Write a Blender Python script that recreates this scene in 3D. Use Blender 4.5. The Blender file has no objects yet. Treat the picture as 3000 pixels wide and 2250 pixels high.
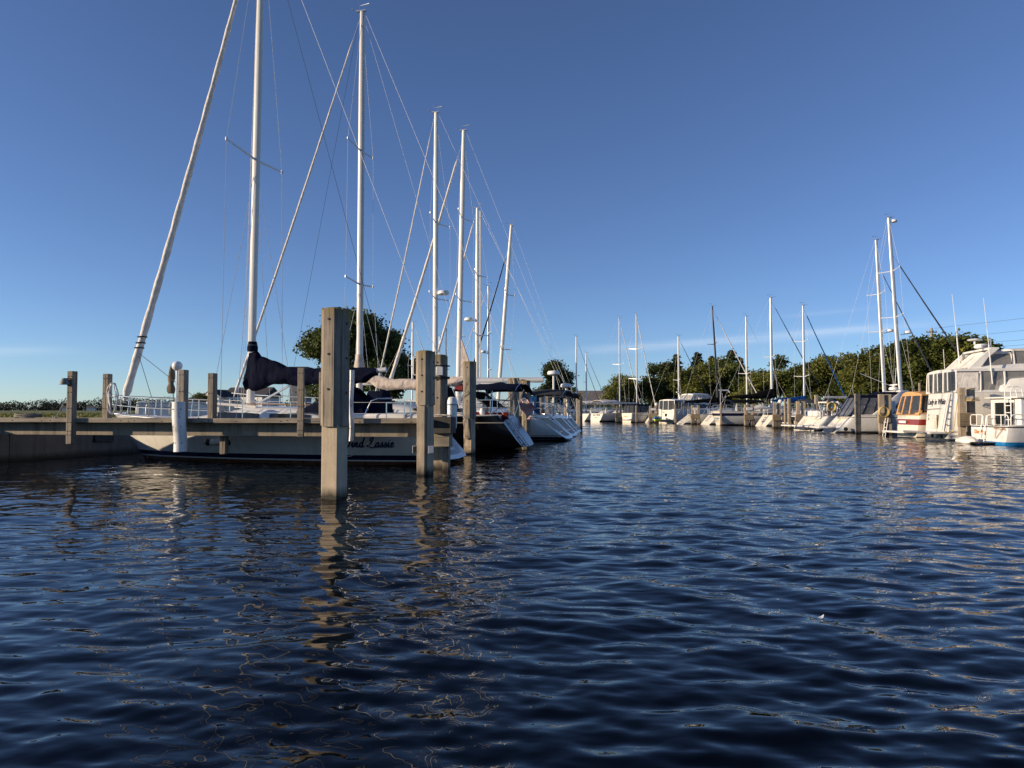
import bpy, bmesh, math, random
import numpy as np
from mathutils import Vector, Matrix, noise as mnoise
R = math.radians
PI = math.pi
rnd = random.Random(7)
sc = bpy.context.scene
col = sc.collection

# ------------------------------------------------------------------ camera
F = 2080.0; CH = 1.5; PITCH = math.atan(77 / F)
cam_d = bpy.data.cameras.new("camera"); cam = bpy.data.objects.new("camera", cam_d); col.objects.link(cam)
cam.location = (0, 0, CH); cam.rotation_euler = (PI / 2 + PITCH, 0, 0)
cam_d.sensor_width = 36; cam_d.lens = F / 3000 * 36; cam_d.clip_start = 0.1; cam_d.clip_end = 6000
sc.camera = cam

def at(px, py, Y):
    """surveying helper: the point seen at photo pixel (px, py) at forward distance Y"""
    u = (px - 1500) / F; v = -(py - 1125) / F
    y = math.cos(PITCH) - v * math.sin(PITCH); z = math.sin(PITCH) + v * math.cos(PITCH)
    k = Y / y
    return Vector((u * k, Y, CH + z * k))

# ------------------------------------------------------------------ objects
def thing(name, label, cat, loc=(0, 0, 0), rz=0, group=None, kind=None):
    o = bpy.data.objects.new(name, None); col.objects.link(o)
    o.location = loc; o.rotation_euler = (0, 0, rz); o.empty_display_size = .2
    tag(o, label, cat, group, kind); return o

def tag(o, label=None, cat=None, group=None, kind=None):
    if label: o['label'] = label
    if cat: o['category'] = cat
    if group: o['group'] = group
    if kind: o['kind'] = kind
    return o

def copy_tree(o, parent=None):
    c = o.copy(); col.objects.link(c)
    if parent is not None: c.parent = parent
    for ch in list(o.children): copy_tree(ch, c)
    return c

class MB:
    def __init__(s): s.v = []; s.f = []
    def add(s, vs, fs):
        n = len(s.v); s.v += [tuple(p) for p in vs]; s.f += [tuple(i + n for i in f) for f in fs]; return s
    def box(s, c, size, rot=None):
        hx, hy, hz = size[0] / 2, size[1] / 2, size[2] / 2
        vs = [Vector((x, y, z)) for x in (-hx, hx) for y in (-hy, hy) for z in (-hz, hz)]
        if rot is not None: vs = [rot @ p for p in vs]
        vs = [p + Vector(c) for p in vs]
        return s.add(vs, [(0, 1, 3, 2), (4, 6, 7, 5), (0, 4, 5, 1), (2, 3, 7, 6), (0, 2, 6, 4), (1, 5, 7, 3)])
    def tube(s, pts, r, n=8, cap=True, sq=1.0):
        pts = [Vector(p) for p in pts]; m = len(pts)
        rs = r if isinstance(r, (list, tuple)) else [r] * m
        vs = []; up = None
        for i, p in enumerate(pts):
            t = (pts[min(i + 1, m - 1)] - pts[max(i - 1, 0)])
            t = t.normalized() if t.length > 1e-9 else Vector((0, 0, 1))
            if up is None:
                a = Vector((0, 0, 1)) if abs(t.z) < .9 else Vector((1, 0, 0))
                up = (a - t * a.dot(t)).normalized()
            else:
                up = (up - t * up.dot(t)); up = up.normalized() if up.length > 1e-6 else Vector((1, 0, 0))
            w = t.cross(up)
            for k in range(n):
                a = 2 * PI * k / n
                vs.append(p + up * (math.cos(a) * rs[i]) + w * (math.sin(a) * rs[i] * sq))
        fs = [(i * n + k, i * n + (k + 1) % n, (i + 1) * n + (k + 1) % n, (i + 1) * n + k) for i in range(m - 1) for k in range(n)]
        if cap: fs += [tuple(range(n))[::-1], tuple((m - 1) * n + k for k in range(n))]
        return s.add(vs, fs)
    def ring(s, c, Rr, r, axis='z', n=20, m=6, a0=0, a1=2 * PI):
        pts = []
        full = abs(a1 - a0 - 2 * PI) < 1e-6
        for i in range(n + 1):
            a = a0 + (a1 - a0) * i / n; u, v = Rr * math.cos(a), Rr * math.sin(a)
            d = {'z': (u, v, 0), 'x': (0, u, v), 'y': (u, 0, v)}[axis]
            pts.append(Vector(c) + Vector(d))
        return s.tube(pts, r, m, cap=not full)
    def loft(s, rings, closed=True, cap=True):
        n = len(rings[0]); m = len(rings)
        vs = [p for r_ in rings for p in r_]
        kk = n if closed else n - 1
        fs = [(i * n + k, i * n + (k + 1) % n, (i + 1) * n + (k + 1) % n, (i + 1) * n + k) for i in range(m - 1) for k in range(kk)]
        if cap and closed: fs += [tuple(range(n))[::-1], tuple((m - 1) * n + k for k in range(n))]
        return s.add(vs, fs)
    def lathe(s, prof, c=(0, 0, 0), n=16):
        rings = [[(c[0] + r * math.cos(2 * PI * k / n), c[1] + r * math.sin(2 * PI * k / n), c[2] + z) for k in range(n)] for r, z in prof]
        return s.loft(rings)
    def prism(s, poly, d, axis='y', off=0):
        """poly of (a,b) extruded along axis from off to off+d"""
        def p3(a, b, t): return {'y': (a, t, b), 'x': (t, a, b), 'z': (a, b, t)}[axis]
        return s.loft([[p3(a, b, off) for a, b in poly], [p3(a, b, off + d) for a, b in poly]])
    def obj(s, name, mat, parent=None, smooth=35, bevel=0, loc=None, rot=None, segs=2):
        me = bpy.data.meshes.new(name); me.from_pydata(s.v, [], s.f)
        bm = bmesh.new(); bm.from_mesh(me)
        bmesh.ops.recalc_face_normals(bm, faces=bm.faces); bm.to_mesh(me); bm.free()
        o = bpy.data.objects.new(name, me); col.objects.link(o)
        me.materials.append(mat)
        if smooth:
            me.polygons.foreach_set("use_smooth", [True] * len(me.polygons)); me.set_sharp_from_angle(angle=R(smooth))
        if bevel:
            b = o.modifiers.new("bevel", 'BEVEL'); b.width = bevel; b.segments = segs; b.limit_method = 'ANGLE'; b.angle_limit = R(40)
        if parent is not None: o.parent = parent
        if loc is not None: o.location = loc
        if rot is not None: o.rotation_euler = rot
        return o

def big(name, V, Fq, mat, parent=None, smooth=False):
    """fast mesh from numpy arrays of verts and quads"""
    me = bpy.data.meshes.new(name); nv, nf = len(V), len(Fq); k = Fq.shape[1]
    me.vertices.add(nv); me.vertices.foreach_set("co", V.astype(np.float32).ravel())
    me.loops.add(nf * k); me.loops.foreach_set("vertex_index", Fq.astype(np.int32).ravel())
    me.polygons.add(nf); me.polygons.foreach_set("loop_start", np.arange(0, nf * k, k, dtype=np.int32))
    me.update(calc_edges=True); me.validate()
    if smooth: me.polygons.foreach_set("use_smooth", [True] * len(me.polygons))
    me.materials.append(mat)
    o = bpy.data.objects.new(name, me); col.objects.link(o)
    if parent is not None: o.parent = parent
    return o

# ------------------------------------------------------------------ materials
class NT:
    def __init__(s, name):
        s.m = bpy.data.materials.new(name); s.m.use_nodes = True; s.t = s.m.node_tree
        s.b = s.t.nodes['Principled BSDF']; s.out = s.t.nodes['Material Output']
        s._tc = None
    def n(s, typ, **kw):
        x = s.t.nodes.new(typ)
        for k, v in kw.items():
            if k in x.inputs.keys() if isinstance(k, str) else False: x.inputs[k].default_value = v
            else: setattr(x, k, v)
        return x
    def l(s, a, b): s.t.links.new(a, b)
    def oc(s, scale=(1, 1, 1), rot=(0, 0, 0)):
        if s._tc is None:
            tc = s.n('ShaderNodeTexCoord'); oi = s.n('ShaderNodeObjectInfo'); cx = s.n('ShaderNodeVectorMath', operation='MULTIPLY_ADD')
            cx.inputs[1].default_value = (41, 23, 0); s.l(oi.outputs['Random'], cx.inputs[0]); s.l(tc.outputs['Object'], cx.inputs[2]); s._tc = cx.outputs[0]
        mp = s.n('ShaderNodeMapping'); mp.inputs['Scale'].default_value = scale; mp.inputs['Rotation'].default_value = rot
        s.l(s._tc, mp.inputs['Vector']); return mp.outputs['Vector']
    def noise(s, scale=1, det=4, rough=.55, vec=None, dist=0):
        x = s.n('ShaderNodeTexNoise'); x.inputs['Scale'].default_value = scale; x.inputs['Detail'].default_value = det
        x.inputs['Roughness'].default_value = rough; x.inputs['Distortion'].default_value = dist
        s.l(vec if vec is not None else s.oc(), x.inputs['Vector']); return x.outputs['Fac']
    def ramp(s, fac, stops, interp='LINEAR'):
        x = s.n('ShaderNodeValToRGB'); cr = x.color_ramp; cr.interpolation = interp
        while len(cr.elements) > 1: cr.elements.remove(cr.elements[-1])
        for i, (p, c) in enumerate(stops):
            e = cr.elements[0] if i == 0 else cr.elements.new(p)
            e.position = p; e.color = (*c, 1) if len(c) == 3 else c
        s.l(fac, x.inputs['Fac']); return x.outputs['Color']
    def mix(s, f, a, b, mode='MIX'):
        x = s.n('ShaderNodeMix', data_type='RGBA', blend_type=mode)
        for v, i in ((f, 0), (a, 6), (b, 7)):
            if hasattr(v, 'links') or hasattr(v, 'is_linked'): s.l(v, x.inputs[i])
            elif isinstance(v, (int, float)): x.inputs[i].default_value = v
            else: x.inputs[i].default_value = (*v, 1) if len(v) == 3 else v
        return x.outputs[2]
    def math(s, op, a, b=0, c=0):
        x = s.n('ShaderNodeMath', operation=op)
        for i, v in enumerate((a, b, c)):
            if isinstance(v, (int, float)): x.inputs[i].default_value = v
            else: s.l(v, x.inputs[i])
        return x.outputs[0]
    def bump(s, h, strength=.3, dist=.01, normal=None):
        x = s.n('ShaderNodeBump'); x.inputs['Strength'].default_value = strength; x.inputs['Distance'].default_value = dist
        s.l(h, x.inputs['Height'])
        if normal is not None: s.l(normal, x.inputs['Normal'])
        s.l(x.outputs['Normal'], s.b.inputs['Normal']); return x.outputs['Normal']
    def z(s):
        sp = s.n('ShaderNodeSeparateXYZ'); s.l(s.oc(), sp.inputs[0]); return sp.outputs['Z']

def basic(name, c, rough=.5, metal=0, var=.12, scale=4, bump=0, bscale=60, coat=0, streak=0):
    t = NT(name); b = t.b
    lo = tuple(x * (1 - var) for x in c); hi = tuple(min(1, x * (1 + var)) for x in c)
    cc = t.ramp(t.noise(scale, 5), [(.3, lo), (.7, hi)])
    if streak:
        sv = t.noise(1, 4, .6, t.oc((9, 9, .7)))
        cc = t.mix(t.math('MULTIPLY', t.ramp(sv, [(.5, (0, 0, 0)), (.75, (1, 1, 1))]), streak), cc, tuple(x * .55 for x in c))
    t.l(cc, b.inputs['Base Color'])
    b.inputs['Metallic'].default_value = metal
    rr = t.n('ShaderNodeMapRange'); rr.inputs['To Min'].default_value = max(.02, rough * .8); rr.inputs['To Max'].default_value = min(1, rough * 1.2)
    t.l(t.noise(scale * 2.3, 3), rr.inputs['Value']); t.l(rr.outputs[0], b.inputs['Roughness'])
    b.inputs['Coat Weight'].default_value = coat; b.inputs['Coat Roughness'].default_value = .08
    if bump: t.bump(t.noise(bscale, 4), bump, .01)
    return t.m

def wood(name, axis='z', c0=(.085, .07, .055), c1=(.44, .38, .295), moss=None, top=None):
    t = NT(name); k = {'z': (16, 16, .9), 'x': (.9, 16, 16), 'y': (16, .9, 16)}[axis]
    g = t.noise(1, 6, .65, t.oc(k), .4)
    k2 = tuple(v * 3.2 for v in k); g2 = t.noise(1, 5, .7, t.oc(k2), .8)
    k3 = {'z': (26, 26, .55), 'x': (.55, 26, 26), 'y': (26, .55, 26)}[axis]
    crack = t.ramp(t.noise(1, 3, .5, t.oc(k3), 1.5), [(.33, (0, 0, 0)), (.42, (1, 1, 1))])
    cc = t.ramp(g, [(.28, c0), (.5, tuple((a + b) / 2 for a, b in zip(c0, c1))), (.72, c1)])
    cc = t.mix(.5, cc, t.ramp(g2, [(.3, tuple(x * 1.2 for x in c0)), (.7, c1)]))
    cc = t.mix(t.math('MULTIPLY', t.math('SUBTRACT', 1, crack), .75), cc, (.03, .025, .02))
    blot = t.ramp(t.noise(1.7, 4), [(.35, (.72, .72, .72)), (.65, (1.12, 1.1, 1.05))])
    cc = t.mix(1, cc, blot, 'MULTIPLY')
    z = t.z()
    wet = t.n('ShaderNodeMapRange'); wet.inputs['From Min'].default_value = .05; wet.inputs['From Max'].default_value = .25
    t.l(t.math('ADD', z, t.math('MULTIPLY', t.math('SUBTRACT', t.noise(14, 3, .6, t.oc((1, 1, .3))), .5), .22)), wet.inputs['Value'])
    if axis == 'z': cc = t.mix(wet.outputs[0], (.022, .018, .012), cc)
    if top:
        mz = t.n('ShaderNodeMapRange'); mz.inputs['From Min'].default_value = top - .26; mz.inputs['From Max'].default_value = top
        t.l(t.math('ADD', z, t.math('MULTIPLY', t.math('SUBTRACT', t.noise(22, 4), .5), .22)), mz.inputs['Value'])
        cc = t.mix(t.math('MULTIPLY', mz.outputs[0], .8), cc, moss or (.19, .14, .045))
    t.l(cc, t.b.inputs['Base Color']); t.b.inputs['Roughness'].default_value = .85
    h = t.math('ADD', t.math('MULTIPLY', g2, .5), t.math('MULTIPLY', crack, .8)); t.bump(h, .5, .006)
    return t.m

def concrete(name, c=(.44, .36, .255), wet=True, stain=.5):
    t = NT(name)
    cc = t.ramp(t.noise(3, 6, .6), [(.3, tuple(x * .78 for x in c)), (.7, tuple(x * 1.12 for x in c))])
    cc = t.mix(.35, cc, t.ramp(t.noise(90, 3), [(.35, tuple(x * .55 for x in c)), (.6, tuple(x * 1.15 for x in c))]))
    st = t.ramp(t.noise(1, 5, .6, t.oc((7, 7, .5))), [(.45, (1, 1, 1)), (.75, (1 - stain, 1 - stain, 1 - stain))])
    cc = t.mix(1, cc, st, 'MULTIPLY')
    if wet:
        z = t.z(); mr = t.n('ShaderNodeMapRange'); mr.inputs['From Min'].default_value = .06; mr.inputs['From Max'].default_value = .24
        t.l(t.math('ADD', z, t.math('MULTIPLY', t.math('SUBTRACT', t.noise(11, 4, .6, t.oc((1, 1, .5))), .5), .16)), mr.inputs['Value'])
        cc = t.mix(mr.outputs[0], (.03, .024, .014), cc)
    t.l(cc, t.b.inputs['Base Color']); t.b.inputs['Roughness'].default_value = .8
    t.bump(t.noise(70, 5), .35, .006)
    return t.m

def hull_mat(name, top, bands=(), bottom=(.02, .02, .025), wl=.10, rough=.16, dirt=.12, coat=.3, spec=.5):
    """topside paint with painted bands at heights above the waterline and antifouling below wl"""
    t = NT(name)
    base = t.ramp(t.noise(2.2, 4), [(.3, tuple(x * (1 - dirt) for x in top)), (.7, top)])
    st = t.ramp(t.noise(1, 4, .6, t.oc((6, 6, .5))), [(.5, (1, 1, 1)), (.8, (.86, .83, .76))])
    base = t.mix(1, base, st, 'MULTIPLY')
    z = t.z(); cc = base
    for z0, z1, c in bands:
        inside = t.math('MULTIPLY', t.math('GREATER_THAN', z, z0), t.math('LESS_THAN', z, z1)); cc = t.mix(inside, cc, c)
    zz = t.math('ADD', z, t.math('MULTIPLY', t.noise(9, 3), .012))
    cc = t.mix(t.math('GREATER_THAN', zz, wl), t.ramp(t.noise(12, 4), [(.3, tuple(x * .6 for x in bottom)), (.7, tuple(x * 1.3 for x in bottom))]), cc)
    t.l(cc, t.b.inputs['Base Color']); t.b.inputs['Roughness'].default_value = rough
    t.b.inputs['Coat Weight'].default_value = coat; t.b.inputs['Coat Roughness'].default_value = .05; t.b.inputs['Specular IOR Level'].default_value = spec
    return t.m

def canvas(name, c, rough=.85):
    t = NT(name)
    cc = t.ramp(t.noise(5, 5), [(.3, tuple(x * .8 for x in c)), (.7, tuple(min(1, x * 1.18) for x in c))])
    t.l(cc, t.b.inputs['Base Color']); t.b.inputs['Roughness'].default_value = rough
    t.b.inputs['Specular IOR Level'].default_value = .06
    h = t.math('ADD', t.noise(7, 4, .5, t.oc((1, 1, .5)), 1.5), t.math('MULTIPLY', t.noise(300, 2), .04)); t.bump(h, .45, .05)
    return t.m

def glass(name, c=(.015, .018, .02), rough=.05):
    t = NT(name); t.b.inputs['Base Color'].default_value = (*c, 1); t.b.inputs['Roughness'].default_value = rough
    t.bump(t.noise(1.5, 2), .04, .05); return t.m

def vinyl(name, tint=(.75, .74, .70), alpha=.35):
    """clear flexible window sheet: partly see-through, glossy and wrinkled"""
    t = NT(name); t.b.inputs['Base Color'].default_value = (*tint, 1); t.b.inputs['Roughness'].default_value = .12
    a = t.n('ShaderNodeMapRange'); a.inputs['To Min'].default_value = max(0, alpha - .2); a.inputs['To Max'].default_value = min(1, alpha + .25)
    t.l(t.noise(2.5, 4, .6, None, 1), a.inputs['Value']); t.l(a.outputs[0], t.b.inputs['Alpha'])
    t.bump(t.noise(3, 3, .5, None, 1.2), .35, .05); return t.m

def leafmat(name, c):
    t = NT(name); oi = t.n('ShaderNodeObjectInfo'); geo = t.n('ShaderNodeNewGeometry')
    nz = t.n('ShaderNodeTexNoise'); nz.inputs['Scale'].default_value = .9; nz.inputs['Detail'].default_value = 3
    t.l(geo.outputs['Position'], nz.inputs['Vector'])
    cc = t.ramp(nz.outputs['Fac'], [(.28, tuple(x * .62 for x in c)), (.5, c), (.72, (c[0] * 1.45, c[1] * 1.28, c[2] * 1.05))])
    hs = t.n('ShaderNodeHueSaturation'); t.l(cc, hs.inputs['Color'])
    mr = t.n('ShaderNodeMapRange'); mr.inputs['To Min'].default_value = .72; mr.inputs['To Max'].default_value = 1.25; t.l(oi.outputs['Random'], mr.inputs['Value']); t.l(mr.outputs[0], hs.inputs['Value'])
    t.l(hs.outputs['Color'], t.b.inputs['Base Color']); t.b.inputs['Roughness'].default_value = .55
    t.b.inputs['Specular IOR Level'].default_value = .25
    tr = t.n('ShaderNodeBsdfTranslucent'); t.l(hs.outputs['Color'], tr.inputs['Color'])
    mx = t.n('ShaderNodeMixShader'); mx.inputs[0].default_value = .28
    t.l(t.b.outputs[0], mx.inputs[1]); t.l(tr.outputs[0], mx.inputs[2]); t.l(mx.outputs[0], t.out.inputs['Surface'])
    return t.m

M = dict(
    wood_z=wood("weathered wood upright", 'z'), wood_x=wood("weathered wood level", 'x', (.13, .11, .088), (.43, .375, .295)), wood_y=wood("weathered wood level crosswise", 'y'),
    wood_old=wood("bleached old board", 'z', (.13, .115, .095), (.58, .53, .45)), wood_new=wood("paler sawn wood", 'z', (.20, .165, .12), (.52, .43, .32)), wood_tan=wood("tan timber", 'x', (.2, .15, .09), (.45, .36, .235)),
    conc=concrete("pile concrete", (.50, .405, .285)), conc_dry=concrete("beam concrete", (.31, .262, .195), False, .65), conc_wall=concrete("seawall concrete", (.17, .152, .13), True, .45), conc_grey=concrete("grey concrete", (.055, .053, .048), False),  # beam concrete: base darkened for stains and to deepen its shade
    gel=basic("white gelcoat", (.74, .72, .67), .22, var=.05, coat=.3, streak=.25), gel2=basic("cream gelcoat", (.74, .70, .60), .25, var=.05, coat=.2, streak=.2),
    deck=basic("deck gelcoat", (.74, .71, .65), .45, var=.08, bump=.15), white=basic("white plastic", (.78, .77, .74), .4, var=.08, streak=.15),
    fend=None, mast=basic("white painted spar", (.78, .75, .68), .32, var=.05, streak=.1), alu=basic("brushed aluminium", (.62, .62, .62), .32, .85, var=.08),
    spar=basic("pale anodised spar", (.60, .60, .59), .38, .35, var=.06), spar_dark=basic("black spar", (.012, .012, .014), .35, var=.1),
    steel=basic("stainless steel", (.66, .66, .67), .18, 1, var=.06), wire=basic("rigging wire", (.74, .74, .73), .4, .1, var=.05), wire_dark=basic("dark line", (.035, .038, .05), .8),
    rope=basic("white rope", (.66, .61, .52), .9, var=.15, scale=30, bump=.5, bscale=200), rope_tan=basic("yellow rope", (.58, .42, .14), .8, var=.2), black=basic("black rubber", (.012, .012, .013), .5, var=.2),
    navy=canvas("navy canvas", (.0042, .0065, .0195)), blackc=canvas("black canvas", (.007, .007, .008)), tan=canvas("oatmeal canvas", (.60, .505, .42)), ochre=canvas("tan canvas", (.58, .33, .15)), whitec=canvas("white canvas", (.72, .68, .62)), char=canvas("charcoal canvas", (.055, .057, .06)), blue=canvas("royal blue canvas", (.012, .07, .24)), grey=canvas("grey canvas", (.22, .225, .23)), brown=canvas("brown cloth", (.16, .125, .085)),
    glass=glass("dark window glass"), vinyl=vinyl("clear window sheet"), vinyl_shade=vinyl("shade tinted window sheet", (.30, .29, .275), .62), vinyl_smoke=vinyl('smoky window sheet', (.15, .16, .18), .62), vinyl_dark=vinyl("smoked window sheet", (.06, .065, .07), .72),  # yacht's side windows: clear sheet with the interior shade put into its tint
    bolt=basic("rusty bolt hole", (.02, .013, .009), .8, var=.3), text=basic("black lettering", (.012, .012, .02), .5), text_navy=basic("navy lettering", (.012, .016, .06), .45), text_or=basic("orange lettering", (.55, .2, .03), .5), red=basic("dark red paint", (.22, .02, .015), .35), maroon=canvas("maroon cloth", (.12, .018, .014)),
    teal=basic("teal plastic", (.02, .28, .52), .4), lime=basic("lime plastic", (.62, .72, .03), .4), bark=basic("bark", (.10, .078, .058), .9, var=.35, scale=9, bump=.6, bscale=25),
    leaf_a=leafmat("broad leaves", (.105, .128, .028)), leaf_b=leafmat("dark broad leaves", (.068, .090, .022)), leaf_c=leafmat("conifer needles", (.05, .062, .024)), leaf_d=leafmat('light broad leaves', (.125, .138, .03)), leaf_far_haze=leafmat("haze tinted far leaves", (.032, .045, .032)),  # leaves of the far wood: distance haze put into their dark, bluish colour
    siding=basic("white siding", (.70, .69, .66), .6), shingle=basic("grey shingles", (.16, .145, .13), .9, var=.25, scale=2, bump=.3), shingle_dark=basic("dark shingles", (.045, .042, .045), .9, var=.25, scale=3, bump=.3),
    bluepaint=basic("blue bottom paint", (.02, .20, .48), .4, var=.12), teak=basic("teak", (.25, .13, .06), .6, var=.25, scale=12),
)
t = NT("scuffed white fender"); 
cc = t.ramp(t.noise(2.2, 5, .6, t.oc((1, 1, .6))), [(.40, (.80, .78, .74)), (.58, (.72, .70, .66)), (.72, (.25, .24, .22))])
cc = t.mix(t.ramp(t.noise(26, 4), [(.6, (0, 0, 0)), (.72, (1, 1, 1))]), cc, (.3, .28, .25)); t.l(cc, t.b.inputs['Base Color']); t.b.inputs['Roughness'].default_value = .45; M['fend'] = t.m
# ------------------------------------------------------------------ light and sky
SUN_AZ = 79.0; SUN_EL = 13.0        # from behind the camera, swung to the left; height above the horizon
sd = Vector((-math.sin(R(SUN_AZ)) * math.cos(R(SUN_EL)), -math.cos(R(SUN_AZ)) * math.cos(R(SUN_EL)), math.sin(R(SUN_EL))))
sun_d = bpy.data.lights.new("sun", 'SUN'); sun_d.energy = 4.4; sun_d.angle = R(.53); sun_d.color = (1, .80, .57)
sun = bpy.data.objects.new("sun", sun_d); col.objects.link(sun); sun.rotation_euler = sd.to_track_quat('Z', 'Y').to_euler(); sun.location = (-60, -20, 40)
w = bpy.data.worlds.new("World"); sc.world = w; w.use_nodes = True; nt = w.node_tree; nt.nodes.clear()
wo = nt.nodes.new('ShaderNodeOutputWorld'); bg = nt.nodes.new('ShaderNodeBackground'); sky = nt.nodes.new('ShaderNodeTexSky')
sky.sky_type = 'NISHITA'; sky.sun_disc = False; sky.sun_elevation = R(SUN_EL); sky.sun_rotation = math.atan2(sd.x, sd.y)
sky.air_density = .74; sky.dust_density = .1; sky.ozone_density = 4.3; sky.altitude = 0
bg.inputs['Strength'].default_value = .106
hs = nt.nodes.new('ShaderNodeHueSaturation'); hs.inputs['Saturation'].default_value = .96; hs.inputs['Hue'].default_value = .507; nt.links.new(sky.outputs[0], hs.inputs['Color'])
tc = nt.nodes.new('ShaderNodeTexCoord'); sp = nt.nodes.new('ShaderNodeSeparateXYZ'); nt.links.new(tc.outputs['Generated'], sp.inputs[0])
def wm(op, a, b=0, c=0):
    x = nt.nodes.new('ShaderNodeMath'); x.operation = op
    for i, v in enumerate((a, b, c)):
        if isinstance(v, (int, float)): x.inputs[i].default_value = v
        else: nt.links.new(v, x.inputs[i])
    return x.outputs[0]
def wisp(slope, base, width, x0, x1, amt):
    """one thin high streak of cirrus"""
    d = wm('SUBTRACT', sp.outputs['Z'], wm('ADD', base, wm('MULTIPLY', sp.outputs['X'], slope)))
    g = wm('POWER', 2.718, wm('MULTIPLY', wm('POWER', wm('DIVIDE', d, width), 2), -1))
    e = wm('MULTIPLY', wm('SMOOTH_MIN', wm('MULTIPLY', wm('SUBTRACT', sp.outputs['X'], x0), 7), 1, .3), wm('SMOOTH_MIN', wm('MULTIPLY', wm('SUBTRACT', x1, sp.outputs['X']), 7), 1, .3))
    e = wm('MAXIMUM', e, 0)
    mp = nt.nodes.new('ShaderNodeMapping'); mp.inputs['Scale'].default_value = (5, 5, 60); nt.links.new(tc.outputs['Generated'], mp.inputs[0])
    nz = nt.nodes.new('ShaderNodeTexNoise'); nz.inputs['Scale'].default_value = 1.6; nz.inputs['Detail'].default_value = 5; nt.links.new(mp.outputs[0], nz.inputs['Vector'])
    return wm('MULTIPLY', wm('MULTIPLY', g, e), wm('MULTIPLY', wm('MAXIMUM', wm('SUBTRACT', nz.outputs['Fac'], .22), 0), amt))
front = wm('GREATER_THAN', sp.outputs['Y'], 0)
f = wm('ADD', wisp(.055, .078, .0055, .05, .56, .62), wm('ADD', wisp(.10, .125, .006, -.72, -.50, .5), wisp(.05, .105, .003, .33, .50, .5)))
f = wm('MINIMUM', wm('MULTIPLY', f, front), .5)
mxc = nt.nodes.new('ShaderNodeMix'); mxc.data_type = 'RGBA'; nt.links.new(f, mxc.inputs[0]); nt.links.new(hs.outputs[0], mxc.inputs[6]); mxc.inputs[7].default_value = (7.5, 7.6, 7.7, 1)
nt.links.new(mxc.outputs[2], bg.inputs['Color']); nt.links.new(bg.outputs[0], wo.inputs['Surface'])
sc.view_settings.view_transform = 'Standard'; sc.view_settings.look = 'None'; sc.view_settings.exposure = .48; sc.view_settings.gamma = 1
sc.cycles.max_bounces = 8; sc.cycles.transparent_max_bounces = 12; sc.cycles.use_denoising = True
sc.cycles.caustics_reflective = False; sc.cycles.caustics_refractive = False
sc.cycles.blur_glossy = .3

# ------------------------------------------------------------------ water
def waves(X, Y, cell):
    rg = np.random.RandomState(11); Z = np.zeros_like(X)
    for i in range(130):
        lam = .10 * (3.0 / .10) ** ((i + .5) / 130)
        th = R(83) + rg.normal(0, .62) if i % 4 else rg.uniform(0, PI)
        k = 2 * PI / lam; slope = .0185 * (1.9 if lam < .28 else 1.55 if lam < .5 else 1.4 if lam < 1.0 else .55)
        a = slope / k; ph = rg.uniform(0, 2 * PI)
        # crests bend slowly so that no wave runs dead straight
        q = k * (X * math.cos(th) + Y * math.sin(th)) + .9 * np.sin(X * .31 * rg.uniform(.5, 1.5) + ph) + .9 * np.sin(Y * .27 * rg.uniform(.5, 1.5) + 2 * ph) + ph
        fade = np.clip((lam / cell - 3.0) / 3.0, 0, 1)
        grp = .55 + .45 * np.sin(X * rg.uniform(-.9, .9) / lam * .6 + Y * rg.uniform(-.9, .9) / lam * .6 + rg.uniform(0, 6))
        Z += a * np.sin(q + .30 * np.cos(q)) * fade * grp
    return Z
rows = [-900, -200, -60, -25, -10, -4, -1, .4, 1.0]; d = 1.5
while d < 75: rows.append(d); d *= 1.0062
while d < 420: rows.append(d); d *= 1.08
rows.append(1500)
nc = 520; us = np.linspace(-1, 1, nc)
rowsA = np.array(rows); half = np.clip(rowsA, 0, 90) * 1.0 + 2.5
Xg = us[None, :] * half[:, None]; Xg = np.concatenate([np.full((len(rows), 1), -1600.), -half[:, None] * 1.6, Xg, half[:, None] * 1.6, np.full((len(rows), 1), 1600.)], axis=1)
Yg = np.repeat(rowsA[:, None], Xg.shape[1], axis=1)
cell = np.repeat(np.maximum(np.gradient(rowsA) * .8, half * 2 / nc)[:, None], Xg.shape[1], axis=1); cell[:, :2] = 9; cell[:, -2:] = 9
Zg = waves(Xg, Yg, cell)
Zg *= np.clip((1.02 - np.abs(np.concatenate([[-2, -1.6], us, [1.6, 2]])))[None, :] / .06, 0, 1) * np.clip((np.abs(Yg)) / .5, 0, 1)
calm = .62 + .38 / (1 + np.exp(-(Xg - (-1.5 + Yg * .10)) / 1.6))      # the lee of the pier is quieter than the fairway
Zg *= calm
V = np.stack([Xg, Yg, Zg], -1).reshape(-1, 3); nr, ncol = Xg.shape
ii = (np.arange(nr - 1)[:, None] * ncol + np.arange(ncol - 1)[None, :]).ravel()
Fq = np.stack([ii, ii + 1, ii + ncol + 1, ii + ncol], -1)
t = NT("harbour water"); b = t.b
b.inputs['Base Color'].default_value = (.0006, .0011, .0022, 1); b.inputs['Roughness'].default_value = .012; b.inputs['IOR'].default_value = 1.31
pos = t.n('ShaderNodeNewGeometry').outputs['Position']
def rip(scale, rz, det=3, dist=.3):
    mp = t.n('ShaderNodeMapping'); mp.inputs['Scale'].default_value = scale; mp.inputs['Rotation'].default_value = (0, 0, rz); t.l(pos, mp.inputs['Vector'])
    return t.noise(1, det, .5, mp.outputs['Vector'], dist)
h = t.math('ADD', t.math('MULTIPLY', rip((2.6, 5.5, 1), .25, 1), .034), t.math('MULTIPLY', rip((8, 13, 1), -.35, 1), .0045))
h = t.math('ADD', h, t.math('MULTIPLY', rip((.9, 1.7, 1), -.15, 2), .03))
patch = t.ramp(rip((.10, .16, 1), .2, 2, .5), [(.35, (.5, .5, .5)), (.65, (1, 1, 1))])
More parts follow.
